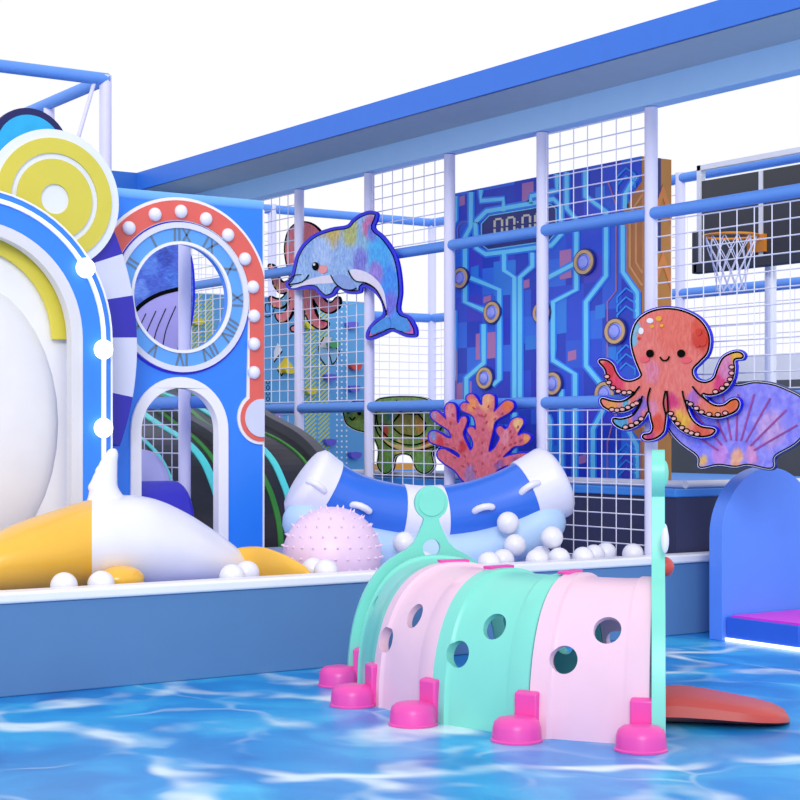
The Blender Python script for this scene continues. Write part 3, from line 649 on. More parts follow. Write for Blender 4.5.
deco(T, 'eye_print', XT, [ell(348, 412, 1.5, 2, 12), ell(359, 413, 2, 2.4, 12)], BLACK, 2, label='black eyes')
deco(T, 'rim_print', XT, [stroke(smooth_loop([(378, 436), (392, 445), (413, 449), (434, 443)], 4, False), 2.4)], mat('turtle_rim', '#e0c488', .5), 0, label='cream shell rim')

# whale board seen through the clock window
YW = 12.15
wl = smooth_loop([(122, 300), (126, 262), (140, 240), (160, 232), (178, 238), (190, 258), (193, 290), (191, 318), (184, 345), (170, 362), (140, 366), (126, 345)], 4)
T, body = cutout('whale_board', 'dark blue whale cut-out with lilac belly seen through the clock window', 'cut-out board', YW, wl, 2.2, 0, '#4a6ad0',
    [(150, 265, 14, '#5a86e0'), (165, 258, 12, '#3a54b8'), (175, 280, 14, '#4a78d8'), (140, 290, 12, '#6a92e4')], .35, (2, 1, 8), axis='Y')
deco(T, 'belly_print', YW, [smooth_loop([(126, 322), (140, 304), (160, 293), (180, 290), (187, 300), (184, 330), (172, 355), (142, 360), (128, 345)], 4)], mat('whale_belly', '#b4acec', .5, .08), 1, axis='Y', label='lilac belly')
deco(T, 'line_print', YW, [stroke(smooth_loop([(124, 326), (140, 306), (160, 294), (188, 287)], 4, False), 4)] + [stroke(smooth_loop([(138 + k, 356 - k * .1), (142 + k, 335 - k * .2), (152 + k, 312 - k * .25)], 4, False), .8) for k in (-6, 4, 14, 24)], BLACK, 2, axis='Y', label='black drawn lines')

# ------------------------------------------------------------------ light blue climbing wall
YW2 = 16.6
CW = thing('climbing_board', 'light blue climbing wall with yellow hatching and colourful holds at the back', 'climbing wall', (9.5, YW2, 0))
xa, xb = 8.12, onY(374, 350, YW2).x
bm = bmesh.new(); box(bm, (xa, YW2, 0.001), (xb, YW2 + .15, 2.93)); obj('panel', bm, mat('wall_sky_blue', '#5fa9de', .5, .05, 2), CW)
def wall_deco(name, loops, m, layer=1, label=None):
    b = bmesh.new()
    for l in loops: plane_prism(b, YW2 - .002 * layer, [l], .002, axis='Y')
    return obj(name, b, m, CW, label=label)
def Z6(l): return zoom(l, 250, 290, .1875)
hat = []
for (xA, xB) in ((305, 329.5), (192, 214)):
    y = 296
    while y < 478:
        hat.append(stroke([(xA, y + 9), (xA + (xB - xA) / 2 - 1, y - 2)], 1.3)); hat.append(stroke([(xA + (xB - xA) / 2 + 1, y + 9), (xB, y - 2)], 1.3)); y += 4.6
wall_deco('hatching', hat, mat('hatch_yellow', '#d8dc3e', .5), 1, 'yellow diagonal hatching')
dots = [ell(x, y, .9, 1.1, 8) for x in (337, 341.8, 346.6) for y in [301 + 5.4 * k for k in range(32)]]
wall_deco('dot_print', dots, WHITE, 1, 'white dotted columns')
wall_deco('arrow_print', [Z6([(128, 325), (148, 282), (172, 320), (128, 378)])], mat('arrow_white', '#e8e8f0', .5), 2, 'white arrow')
wall_deco('chevron_print', [Z6([(145, 415), (190, 355), (228, 405), (228, 440), (190, 420), (168, 450)])], mat('chevron_yellow', '#e4cc2c', .5), 2, 'yellow zigzag')
wall_deco('shadow_print', [Z6([(126, 376), (172, 320), (174, 330), (130, 388)]), Z6([(145, 415), (168, 448), (190, 418), (226, 440), (226, 450), (190, 432), (168, 462), (145, 428)])], BLACK, 1, 'black drop shadows')
wall_deco('cube_print', [Z6([(365, 305), (395, 250), (440, 252), (415, 310)]), ], mat('cube_grey', '#d8ccd8', .5), 2, 'grey cube top')
wall_deco('cube_side_print', [Z6([(367, 312), (412, 312), (438, 395), (405, 395), (375, 360)]), Z6([(415, 312), (440, 285), (475, 330), (462, 370), (440, 392)])], mat('cube_teal', '#86b8d8', .5), 2, 'blue cube sides')
wall_deco('cube_line_print', [stroke(Z6(l), 1.1) for l in ([(365, 305), (395, 250), (440, 252), (415, 310), (365, 308), (375, 365), (405, 405), (440, 405), (415, 310)], [(440, 285), (478, 330), (460, 375), (440, 400)])], BLACK, 3, 'black cube outline')
wall_deco('circle_chain_print', [stroke(ell(x, y, 1.6, 2.0, 13, 0, 2 * PI, False), .7) for x, y in [(268, 382 + 5.6 * k) for k in range(10)]], BLACK, 1, 'chain of black circles')
wall_deco('letter_print', [stroke(ell(267.5, 308, 4.6, 7.0, 25, 0, 2 * PI, False), 5.2)], BLACK, 1, 'black ring outline')
wall_deco('letter_face_print', [stroke(ell(267.2, 307.6, 4.6, 7.0, 25, 0, 2 * PI, False), 3.8)], mat('ring_blue', '#3f9ce0', .5), 2, 'blue ring')
wall_deco('pink_print', [smooth_loop([(275, 415), (281, 413), (282, 424), (288, 434), (280, 440), (276, 430)], 3)], mat('print_pink', '#b48ae0', .5), 1, 'lilac patch')
HC = {'y': ('#e4d21e', 'yellow'), 'p': ('#6a5cd0', 'purple'), 'r': ('#d8423c', 'red'), 'g': ('#3a9a5a', 'green')}
for x, y, k in ((330, 190, 'y'), (551, 188, 'p'), (452, 292, 'g'), (570, 410, 'r'), (435, 467, 'p'), (332, 540, 'y'), (562, 527, 'p'), (216, 430, 'y')):
    px, py = Z6([(x, y)])[0]
    b = bmesh.new(); plane_prism(b, YW2 - .08, [smooth_loop([(px - 5.2, py - 3), (px + 5.2, py - 3), (px + 4, py + 2.2), (px, py + 3.2), (px - 4, py + 2.2)], 2)], .08, axis='Y')
    obj('climbing_hold', b, mat('hold_' + HC[k][1], HC[k][0], .4), CW, label=HC[k][1] + ' climbing hold', bevel=.01)
for px, py, k in ((331.5, 442.5, 'p'), (356.5, 455.5, 'p'), (314, 457, 'y'), (199, 322, 'y')):
    b = bmesh.new(); plane_prism(b, YW2 - .08, [smooth_loop([(px - 5.2, py - 3), (px + 5.2, py - 3), (px + 4, py + 2.2), (px, py + 3.2), (px - 4, py + 2.2)], 2)], .08, axis='Y')
    obj('climbing_hold', b, mat('hold_' + HC[k][1], HC[k][0], .4), CW, label=HC[k][1] + ' climbing hold', bevel=.01)

# ------------------------------------------------------------------ platform at the right
PL = thing('platform', 'dark navy padded platform with blue top edge behind the pit nets', 'platform', (9.5, 10.5, 0))
bm = bmesh.new(); box(bm, (8.22, 8.68, 0), (11.5, 14.2, .94)); obj('base', bm, mat('platform_navy', '#32365a', .6), PL)
bm = bmesh.new(); box(bm, (8.2, 8.67, .94), (11.5, 14.2, 1.0)); obj('top_pad', bm, mat('platform_blue', '#3f8fe6', .5), PL, label='blue top pad', bevel=.01)
bm = bmesh.new(); tube(bm, (8.31, 8.68, 1.028), (8.31, 14.2, 1.028), .028, 12); tube(bm, (8.31, 8.71, 1.028), (11.4, 8.71, 1.028), .028, 12); obj('edge_pipe', bm, mat('pipe_white', '#dcdce4', .4), PL, smooth=True, label='white edge pipe')

# circuit board game wall
XW = 8.45
def patch_mat():
    m, nt, b = new_mat('circuit_print'); N, L = nt.nodes, nt.links
    tc = N.new('ShaderNodeTexCoord'); sep = N.new('ShaderNodeSeparateXYZ'); L.new(tc.outputs['Object'], sep.inputs[0])
    cb = N.new('ShaderNodeCombineXYZ'); L.new(sep.outputs['Y'], cb.inputs['X']); L.new(sep.outputs['Z'], cb.inputs['Y'])
    v = N.new('ShaderNodeTexVoronoi'); v.voronoi_dimensions = '2D'; v.distance = 'CHEBYCHEV'; v.inputs['Scale'].default_value = 4.6; v.inputs['Randomness'].default_value = .0
    L.new(cb.outputs[0], v.inputs['Vector'])
    s2 = N.new('ShaderNodeSeparateColor'); L.new(v.outputs['Color'], s2.inputs[0])
    cr = N.new('ShaderNodeValToRGB'); e = cr.color_ramp.elements; cr.color_ramp.interpolation = 'CONSTANT'
    e[0].color = lin('#2438c4'); e[1].position = .82; e[1].color = lin('#2f74e8')
    for p, h in ((.2, '#2a50d8'), (.4, '#2242c4'), (.6, '#2c62dc'), (.72, '#4444cc')): k = e.new(p); k.color = lin(h)
    L.new(s2.outputs[0], cr.inputs['Fac']); L.new(cr.outputs[0], b.inputs['Base Color']); b.inputs['Roughness'].default_value = .4
    return m
pR, pL_ = onX(641, 160, XW), onX(452, 195, XW)
GW = thing('game_board', 'tall blue circuit-pattern game wall with round buttons and a score display', 'game wall', (XW, (pR.y + pL_.y) / 2, 1.0))
gz = onX(452, 194, XW).z
bm = bmesh.new(); box(bm, (XW, pR.y, 1.002), (XW + .3, pL_.y, gz)); obj('panel', bm, patch_mat(), GW)
def gw(name, loops, m, layer, label=None, parent=GW):
    b = bmesh.new()
    for i, l in enumerate(loops): plane_prism(b, XW - .004 * layer - .0002 * (i % 6), [l], .004)
    return obj(name, b, m, parent, label=label)
U = lambda l: zoom(l, 440, 170, .275)
Lw = lambda l: zoom(l, 440, 330, .275)
TR = [U(l) for l in ([(55, 95), (55, 180), (42, 202)], [(112, 80), (112, 205), (90, 245), (90, 480), (160, 510)], [(148, 72), (148, 112), (230, 105), (230, 150)], [(425, 15), (425, 75), (330, 95), (330, 122)], [(460, 8), (460, 140), (495, 180), (495, 435), (410, 480), (410, 655)], [(528, 0), (528, 95), (603, 150), (603, 385), (530, 480), (530, 655)], [(490, 340), (385, 395)], [(110, 392), (215, 435), (215, 655)], [(158, 560), (158, 655)], [(232, 305), (232, 365), (270, 390), (270, 655)], [(335, 300), (335, 350), (290, 390), (290, 655)], [(50, 510), (50, 655)], [(713, 20), (672, 90), (672, 140)], [(664, 200), (664, 370), (716, 445), (716, 540)])]
TR += [Lw(l) for l in ([(50, 70), (50, 180), (42, 190)], [(215, 70), (215, 180), (190, 200)], [(270, 70), (270, 250)], [(290, 70), (290, 250)], [(158, 70), (158, 120), (95, 175), (95, 250)], [(410, 60), (410, 110), (490, 160), (490, 540)], [(530, 60), (530, 130), (600, 215)], [(440, 215), (440, 530)], [(390, 310), (398, 330), (398, 440), (388, 450)], [(605, 270), (555, 360), (555, 545)], [(665, 330), (715, 420), (715, 540)], [(270, 300), (270, 500)], [(120, 300), (120, 500)])]
hexo = U([(128, 190), (168, 150), (330, 122), (412, 105), (440, 132), (440, 235), (405, 274), (250, 296), (165, 306), (132, 285), (128, 190)])
gw('trace_shade_print', [stroke(l, 7.6) for l in TR + [hexo]], mat('trace_mid', '#2f8af6', .4), 1, 'mid blue trace edges')
gw('trace_print', [stroke(l, 4.0) for l in TR + [hexo]], mat('trace_cyan', '#74dcff', .35), 2, 'cyan circuit traces')
gw('display_face', [U([(150, 195), (178, 166), (330, 140), (402, 124), (422, 142), (422, 228), (395, 258), (175, 290), (150, 272)])], mat('display_navy', '#1c2478', .35), 1, 'navy display face')
gw('display_line', [stroke(U([(150, 195), (178, 166), (330, 140), (402, 124), (422, 142), (422, 228), (395, 258), (175, 290), (150, 272), (150, 195)]), 1.0)], mat('trace_cyan', '#74dcff', .35), 2, 'thin cyan display frame')
# score digits 00:00
seg = []
def digit(x, y, wd, h, sl):
    def P(a, b): return (x + a * wd, y + b * h - a * wd * sl)
    q = ((0, 0), (1, 0), (1, .5), (1, 1), (0, 1), (0, .5))
    for i in range(6):
        a, b = P(*q[i]), P(*q[(i + 1) % 6])
        a2 = (a[0] + (b[0] - a[0]) * .1, a[1] + (b[1] - a[1]) * .1); b2 = (b[0] - (b[0] - a[0]) * .1, b[1] - (b[1] - a[1]) * .1)
        seg.append(stroke([a2, b2], 2.0))
for dx in (494.5, 506.8, 522.5, 535): digit(dx, 219.5 - (dx - 494.5) * .13, 7.4, 17, .13)
seg += [ell(517.5, 222, .8, .9, 8), ell(517.5, 229, .8, .9, 8)]
gw('score_digits', seg, mat('digit_cream', '#d8d4b8', .35), 2, 'cream score digits')
rects = [(65, 95, 90, 130), (298, 45, 340, 115), (435, 290, 478, 395), (298, 400, 325, 430), (158, 458, 185, 480)]
rl = [(130, 10, 205, 105), (60, 190, 115, 250), (465, 75, 495, 110), (505, 455, 530, 485), (85, 380, 120, 420)]
rq = lambda r: [(r[0], r[1] + 4), (r[2], r[1] - 4), (r[2], r[3] - 4), (r[0], r[3] + 4)]
gw('pink_square_print', [U(rq(r)) for r in rects] + [Lw(rq(r)) for r in rl], mat('square_pink', '#b878b0', .4), .4, 'dusky pink squares')
rb = [(195, 330, 275, 455), (412, 470, 460, 595), (565, 490, 600, 540), (112, 350, 140, 400), (565, 60, 600, 110), (290, 200, 330, 260)]
gw('blue_square_print', [U(rq(r)) for r in rb] + [Lw(rq(r)) for r in ((310, 20, 370, 70), (410, 420, 436, 500), (610, 60, 640, 120))], mat('square_blue', '#2f86e6', .4), .4, 'light blue squares')
gw('thin_line_print', [stroke(U([(610, 40), (640, 130), (640, 440), (608, 480), (608, 655)]), 1.1), stroke(Lw([(608, 60), (608, 130), (635, 190)]), 1.1), stroke(Lw([(640, 290), (608, 410), (608, 545)]), 1.1), stroke(U([(64, 300), (64, 210), (80, 190), (110, 186)]), .5), stroke(Lw([(60, 70), (60, 200)]), .6)], mat('thin_pink', '#b87898', .4), 1.5, 'thin pink lines')
def chev(x, y): return [stroke([(x - 9, y + 9), (x, y), (x + 9, y + 6)], 1.7), stroke([(x - 9, y + 15), (x - 9, y + 9)], 1.4), stroke([(x + 9, y + 12), (x + 9, y + 6)], 1.4)]
ch = []
for y in (168, 176, 288, 297, 306, 345, 354, 363, 444, 452, 460, 468): ch += chev(626, y)
gw('chevron_print', ch, mat('chev_cyan', '#2f9cf4', .4), 2, 'cyan arrow chevrons')
OR = mat('orange_side', '#c07840', .45, .25, 5)
gw('orange_band_print', [U([(735, 40), (700, 90), (668, 150), (668, 365), (725, 445), (735, 445)]), Lw([(700, 365), (728, 400), (728, 545), (735, 545), (735, 330)])], OR, 1, 'orange band')
gw('orange_line_print', [stroke(U([(735, 90), (690, 160), (690, 350), (735, 420)]), 2), stroke(U([(735, 140), (712, 175), (712, 335), (735, 375)]), 2)], mat('orange_light', '#e0a060', .4), 2, 'pale orange lines')
bm = bmesh.new(); box(bm, (XW + .005, pR.y - .006, 1.002), (XW + .3, pR.y, gz)); obj('side_panel', bm, mat('side_brown', '#bc7c34', .45, .3, 4), GW, label='orange-brown side panel')
bm = bmesh.new()
for z0 in (1.35, 1.75, 2.45, 2.95): prism(bm, [[Vector((XW + .12, pR.y - .012, z0)), Vector((XW + .21, pR.y - .012, z0 + .2)), Vector((XW + .3, pR.y - .012, z0)), Vector((XW + .3, pR.y - .012, z0 + .1)), Vector((XW + .21, pR.y - .012, z0 + .3)), Vector((XW + .12, pR.y - .012, z0 + .1))]], EY * .007)
obj('side_chevron_print', bm, mat('side_orange', '#d8803a', .45), GW, label='orange chevrons')
bm = bmesh.new()
box(bm, (XW + .08, pR.y - .01, 2.75), (XW + .19, pR.y - .005, gz)); box(bm, (XW + .08, pR.y - .01, 1.9), (XW + .14, pR.y - .005, 2.75)); box(bm, (XW + .14, pR.y - .01, 1.95), (XW + .2, pR.y - .005, 2.25))
obj('side_print', bm, mat('side_navy', '#1c2470', .4), GW, label='navy side print')
for u, v, r, low in ((80, 393, 36, 0), (195, 518, 38, 0), (375, 520, 38, 0), (530, 335, 44, 0), (643, 587, 45, 0), (168, 175, 38, 1), (415, 195, 40, 1), (605, 232, 42, 1)):
    px, py = (Lw if low else U)([(u, v)])[0]; c = onX(px, py, XW); R_ = r * .275 * (c - ORI).dot(D) / F
    def cyl(r1, r0, x0, x1):
        b = bmesh.new(); A = lambda r: [Vector((x0, c.y + 1.22 * r * math.cos(2 * PI * i / 36), c.z + r * math.sin(2 * PI * i / 36))) for i in range(36)]
        prism(b, [A(r1)] + ([A(r0)] if r0 else []), EX * (x1 - x0)); return b
    ring = obj('button_ring', cyl(R_, R_ * .72, XW - .026, XW), mat('button_gold', '#d8b078', .35, .15), GW, bevel=.006, label='gold button ring')
    obj('ring_edge', cyl(R_ * 1.12, R_ * .98, XW - .02, XW), mat('ring_navy', '#2a2c80', .4), ring, label='navy edge')
    b = bmesh.new(); sphere(b, Vector((XW - .012, c.y, c.z)), R_ * .7, 28, 16, (.4, 1.22, 1)); obj('lens', b, mat('lens_lavender', '#9aa6fa', .2, coat=.6), ring, smooth='all', label='lavender lens')
    obj('inner_ring', cyl(R_ * .56, R_ * .5, XW - .012 - R_ * .2, XW - .01), mat('inner_blue', '#4a5ce0', .3), ring, label='blue inner ring')

# ------------------------------------------------------------------ basketball hoop
XB = 10.5
by0, by1 = onX(698, 200, XB).y, onX(698, 200, XB).y - 1.3; bt, bb = onX(698, 166, XB).z, onX(698, 268, XB).z
BH = thing('basketball_hoop', 'black basketball backboard with white frame, orange ring and white net at the right', 'basketball hoop', (XB, (by0 + by1) / 2, 1.0))
gl, nt_, b_ = new_mat('clear_pane'); b_.inputs['Base Color'].default_value = (.9, .95, 1, 1); b_.inputs['Transmission Weight'].default_value = 1; b_.inputs['Roughness'].default_value = .02; b_.inputs['IOR'].default_value = 1.1
bm = bmesh.new(); box(bm, (XB, by1, bb), (XB + .04, by0, bt - .14)); obj('backboard', bm, mat('board_black', '#3a3b3e', .4), BH)
bm = bmesh.new(); box(bm, (XB, by1, bt - .14), (XB + .01, by0, bt)); obj('clear_pane', bm, gl, BH, label='clear upper pane')
bm = bmesh.new(); fw = .045
for lo, hi in (((by1, bb), (by1 + fw, bt)), ((by0 - fw, bb + .001), (by0 + .001, bt + .001)), ((by1, bt - fw), (by0, bt)), ((by1, bb), (by0, bb + fw)), ((by0 - .78, bb), (by0 - .74, bt - .14))): box(bm, (XB - .015, lo[0], lo[1]), (XB + .05, hi[0], hi[1]))
obj('frame', bm, mat('hoop_frame_white', '#e2e4ec', .4), BH, label='white frame')
bm = bmesh.new(); box(bm, (XB - .03, by1, bb - .05), (XB + .06, by0 + .03, bb + .04)); box(bm, (XB - .03, by0 - .02, bb - .05), (XB + .06, by0 + .05, bb + .32)); obj('edge_padding', bm, mat('pad_dark', '#3c3e46', .7), BH, bevel=.01, label='dark edge padding')
hc = onX(731, 236, XB - .32); hr = .225
bm = bmesh.new(); tubep(bm, [Vector((hc.x + hr * math.cos(2 * PI * i / 40), hc.y + hr * math.sin(2 * PI * i / 40), hc.z)) for i in range(40)], .012, 8, closed=True)
tube(bm, (hc.x + hr, hc.y - .06, hc.z), (XB, hc.y - .06, hc.z - .02), .012, 8); tube(bm, (hc.x + hr, hc.y + .06, hc.z), (XB, hc.y + .06, hc.z - .02), .012, 8)
box(bm, (XB - .03, hc.y - .1, hc.z - .12), (XB, hc.y + .1, hc.z + .03)); obj('rim', bm, mat('rim_orange', '#e08a2c', .35), BH, smooth=True, label='orange rim')
bm = bmesh.new(); n = 12; lev = [(0, hr * .97), (.1, hr * .86), (.2, hr * .72), (.3, hr * .6), (.4, hr * .55), (.46, hr * .56)]
def npnt(k, i): z, r = lev[k]; a = 2 * PI * (i + .5 * (k % 2)) / n; return Vector((hc.x + r * math.cos(a), hc.y + r * math.sin(a), hc.z - z))
for k in range(len(lev) - 1):
    for i in range(n):
        for j in ((i, i + 1) if k % 2 else (i, i - 1)): tube(bm, npnt(k, i), npnt(k + 1, j if k % 2 else j), .0045, 5)
obj('net', bm, NETM, BH, label='white cord net')
bm = bmesh.new(); tube(bm, (XB + .12, (by0 + by1) / 2 - .1, 1.004), (XB + .12, (by0 + by1) / 2 - .1, bt - .2), .05, 14); box(bm, (XB + .03, (by0 + by1) / 2 - .16, bb + .2), (XB + .12, (by0 + by1) / 2 - .04, bb + .35)); obj('pole', bm, WHITE, BH, label='white pole')

# ------------------------------------------------------------------ swim ring boat
def dep(px): return 11.45 + (px - 300) / 260 * .45
ax = smooth_loop([(309, 483), (325, 493), (350, 504), (384, 512), (425, 516), (468, 512), (504, 503), (530, 493), (551, 483)], 5, False)
rad_px = lambda px: 29.5 + 6.5 * (abs(px - 428) / 120) ** 2
def apt(x, y): return atD(x, y, dep(x))
def sweep(pts2, radf, extra=0, rot=0):
    b = bmesh.new(); P = [apt(x, y) for x, y in pts2]; Q = [(radf(x) + extra) * dep(x) / F for x, y in pts2]
    return b, P, Q
SB = thing('swim_ring_boat', 'blue and white striped inflatable swim ring boat curving up at both ends', 'inflatable boat', (*(atD(428, 570, 11.65)).xy, PITZ))
BLU = mat('boat_blue', '#2f6fe0', .3, coat=.3); BWH = mat('boat_white', '#e8e8fa', .35); BLT = mat('boat_pale', '#b4d4f4', .4)
b, P, Q = sweep(ax, rad_px); tubep(b, P, Q, 28); obj('blue_tube', b, BLU, SB, smooth=True)
def collar(x0, x1, name, capL=False, capR=False, extra=1.0):
    pts = [p for p in ax if x0 <= p[0] <= x1]; b, P, Q = sweep(pts, rad_px, extra)
    if capL:
        d0 = (P[0] - P[1]).normalized(); r = Q[0]; P = [P[0] + d0 * r * .28 * s for s in (1, .8, .4)] + P; Q = [r * .55, r * .85, r * .98] + Q
    if capR:
        d0 = (P[-1] - P[-2]).normalized(); r = Q[-1]; P = P + [P[-1] + d0 * r * .28 * s for s in (.4, .8, 1)]; Q = Q + [r * .98, r * .85, r * .55]
    tubep(b, P, Q, 28); obj(name, b, BWH, SB, smooth=True, label='white ' + name.replace('_', ' '))
collar(290, 325, 'end_cap', capL=True, extra=1.4); collar(524, 565, 'end_cap', capR=True, extra=1.4); collar(393, 447, 'middle_band')
lowt = smooth_loop([(306, 522), (345, 541), (390, 552), (430, 556), (475, 551), (515, 538), (543, 522)], 5, False)
P = [atD(x, y, dep(x) - .1) for x, y in lowt]; P, Q = capsule_pts(P, 23.5 * 11.5 / F, 5)
b = bmesh.new(); tubep(b, P, Q, 24); obj('lower_tube', b, BLT, SB, smooth='all', label='pale blue lower tube')
for (a, c_) in (((309, 482), (324, 491)), ((352, 505), (369, 511)), ((475, 511), (492, 507)), ((521, 493), (538, 483))):
    dd = dep((a[0] + c_[0]) / 2) - .232; m_ = ((a[0] + c_[0]) / 2, (a[1] + c_[1]) / 2 - 2)
    P = [atD(*a, dd), atD(a[0] * .8 + c_[0] * .2, a[1] * .8 + c_[1] * .2 - 1.4, dd - .02), atD(*m_, dd - .03), atD(a[0] * .2 + c_[0] * .8, a[1] * .2 + c_[1] * .8 - 1.4, dd - .02), atD(*c_, dd)]
    P, Q = capsule_pts(P, .024, 3); b = bmesh.new(); tubep(b, P, Q, 10); obj('handle', b, BWH, SB, smooth='all', label='white grab handle')

# ------------------------------------------------------------------ spiky ball
sc0 = onY(332, 556, 9.17); sr = .318; sc0.z = .285 + sr - .001
bm = bmesh.new(); sphere(bm, sc0, sr, 48, 28)
for j in range(1, 14):
    th = PI * j / 14; k = max(1, round(26 * math.sin(th)))
    for i in range(k):
        a = 2 * PI * (i + .5 * (j % 2)) / k; nrm = Vector((math.sin(th) * math.cos(a), math.sin(th) * math.sin(a), math.cos(th)))
        if nrm.z < -.85: continue
        u, v_ = basis(nrm); base = [bm.verts.new(sc0 + nrm * (sr - .003) + (u * math.cos(2 * PI * q / 8) + v_ * math.sin(2 * PI * q / 8)) * .010) for q in range(8)]
        tip = bm.verts.new(sc0 + nrm * (sr + .022))
        for q in range(8): bm.faces.new((base[q], base[(q + 1) % 8], tip))
tag(obj('spiky_ball', bm, mat('spiky_pink', '#ecd0ec', .4), None, smooth=True, base=True), 'large pale pink spiky massage ball in the pit by the rim', 'ball')

# ------------------------------------------------------------------ whale toy
def loft(b, st, n=28, split=None, sh=0):
    rings = []
    for x, y, zb, zt, ryy in st:
        zc, rz = (zb + zt) / 2, (zt - zb) / 2
        rings.append([b.verts.new((x + sh * ryy * math.cos(2 * PI * j / n), y + ryy * math.cos(2 * PI * j / n), zc + rz * math.sin(2 * PI * j / n))) for j in range(n)])
    for i in range(len(rings) - 1):
        for j in range(n):
            f = b.faces.new((rings[i][j], rings[i][(j + 1) % n], rings[i + 1][(j + 1) % n], rings[i + 1][j]))
            if split is not None and (st[i][0] + st[i + 1][0]) / 2 < split: f.material_index = 1
    b.faces.new(rings[0][::-1]); b.faces.new(rings[-1])
WY = 9.3
def wst(px, ytop, y, zb, ryy): p = onY(px, ytop, y); return (p.x, y, zb, p.z, ryy)
ZB = PITZ
stn = [wst(-42, 590, WY, ZB + .05, .03), wst(-36, 566, WY, ZB + .02, .12), wst(-15, 540, WY, ZB, .24), wst(15, 524, WY, ZB, .3), wst(52, 511, WY, ZB, .34), wst(92, 499, WY, ZB, .35), wst(125, 495, WY, ZB, .35), wst(155, 499, WY, ZB, .34), wst(185, 512, WY, ZB, .3), wst(212, 529, WY, ZB, .24), wst(235, 546, WY, ZB, .16), wst(250, 560, WY, ZB + .01, .08), wst(255, 569, WY, ZB + .02, .03)]
stn = [tuple(p) for p in smooth_loop(stn, 4, False)]
WT = thing('inflatable_whale', 'white inflatable whale with yellow head and tail lying in the pit at the left', 'inflatable toy', (onY(120, 500, WY).x, WY, PITZ))
GOLD = mat('whale_gold', '#f0b83a', .3, coat=.3); WWH = mat('whale_white', '#ececf8', .3, coat=.3)
bm = bmesh.new(); loft(bm, stn, 32, onY(92.5, 520, WY).x, .44); obj('body', bm, [WWH, GOLD], WT, smooth='all')
ts = [wst(232, 550, 9.3, ZB + .06, .05), wst(244, 547, 9.25, ZB + .02, .1), wst(262, 547, 9.1, ZB, .13), wst(280, 553, 8.95, ZB, .12), wst(294, 560, 8.85, ZB, .09), wst(305, 567, 8.77, ZB, .05), wst(311, 574, 8.74, ZB + .005, .012)]
bm = bmesh.new(); loft(bm, [tuple(p) for p in smooth_loop(ts, 4, False)], 24); obj('tail', bm, GOLD, WT, smooth='all', label='golden yellow tail')
bm = bmesh.new(); pc = onY(121, 583, 8.93); pc.z = PITZ + .08; sphere(bm, pc, .12, 28, 16, (1.15, 1.0, .66)); obj('side_flipper', bm, GOLD, WT, smooth='all', label='golden yellow side flipper')
# dorsal fin with ridges: stack of ovals, tip curled
fs = [((110, 508), 31, .13), ((107, 499), 20, .098), ((104, 488), 14.5, .075), ((105, 477), 12.5, .062), ((107.5, 468), 10, .052), ((109, 461), 8.6, .046), ((111.5, 455), 6.6, .04), ((112.5, 450.5), 4.6, .028), ((113, 448.5), 2, .012)]
bm = bmesh.new(); rings = []
fs2 = smooth_loop([(c[0], c[1], r, q) for c, r, q in fs], 4, False)
for k, (x, y, r, q) in enumerate(fs2):
    p = onY(x, y, WY); s = (p - ORI).dot(D) / F; rg = r * s; ridge = .16 * max(0, math.sin(2 * PI * k / 7)) if 6 < k < 27 else 0
    rings.append([bm.verts.new((p.x + rg * math.cos(2 * PI * j / 20) * (1 + (ridge if math.cos(2 * PI * j / 20) < -.2 else 0)), WY + q * math.sin(2 * PI * j / 20), p.z)) for j in range(20)])
for i in range(len(rings) - 1):
    for j in range(20): bm.faces.new((rings[i][j], rings[i][(j + 1) % 20], rings[i + 1][(j + 1) % 20], rings[i + 1][j]))
bm.faces.new(rings[0][::-1]); bm.faces.new(rings[-1]); obj('dorsal_fin', bm, WWH, WT, smooth='all', label='white ridged dorsal fin')

# ------------------------------------------------------------------ pit balls
bm = bmesh.new(); sphere(bm, Vector((0, 0, 0)), .076, 28, 16)
ball0 = obj('pit_ball', bm, mat('ball_white', '#e9e9f2', .3), None, smooth='all'); me = ball0.data; first = [True]
def ball(px, py, y, label, z=None):
    o = ball0 if first[0] else ball0.copy()
    if not first[0]: COL.objects.link(o)
    first[0] = False
    p = onY(px, py, y); o.location = (p.x, y, z if z is not None else max(p.z, PITZ + .076))
    tag(o, label, 'ball', 'white pit balls')
def rowball(px, y, lab, z=PITZ + .076):
    """a ball resting at height z in row y under the given picture column"""
    p = onY(px, 400, y); global_first(px, y, z, lab)
def global_first(px, y, z, lab):
    ball(px, 400, y, lab, z)
rowball(64, 8.76, 'white pit ball in front of the yellow whale head, leftmost along the rim')
rowball(101, 8.74, 'white pit ball at the rim just left of the yellow flipper')
rowball(232, 8.75, 'white pit ball at the rim before the white whale body, left of a pair')
rowball(247, 8.92, 'white pit ball at the rim before the whale tail, right of a pair')
rowball(313, 8.9, 'white pit ball beside the tip of the yellow whale tail')
rowball(326, 8.745, 'white pit ball right of the yellow tail tip, before the pink spiky ball')
rowball(404, 9.25, 'white pit ball between the pink spiky ball and the mint crest', z=PITZ + .19)
rowball(424, 8.95, 'white pit ball seen through the round hole of the mint crest')
rowball(489, 8.73, 'white pit ball right of the mint crest, first of a low row')
rowball(503, 8.86, 'white pit ball second in the low row right of the mint crest')
rowball(515, 9.02, 'white pit ball resting against the pale blue boat tube', z=PITZ + .16)
rowball(508, 9.08, 'white pit ball highest against the pale blue boat tube', z=PITZ + .31)
rowball(537, 8.74, 'white pit ball beneath the stacked ball near the boat end, left')
rowball(559, 8.76, 'white pit ball beneath the stacked ball near the boat end, right')
rowball(541, 8.96, 'white pit ball half hidden behind the pair near the boat end')
rowball(552, 8.83, 'white pit ball stacked on top of two others near the boat end', z=PITZ + .076 + .14)
rowball(583, 8.73, 'white pit ball at the rim before the dark net, left of three')
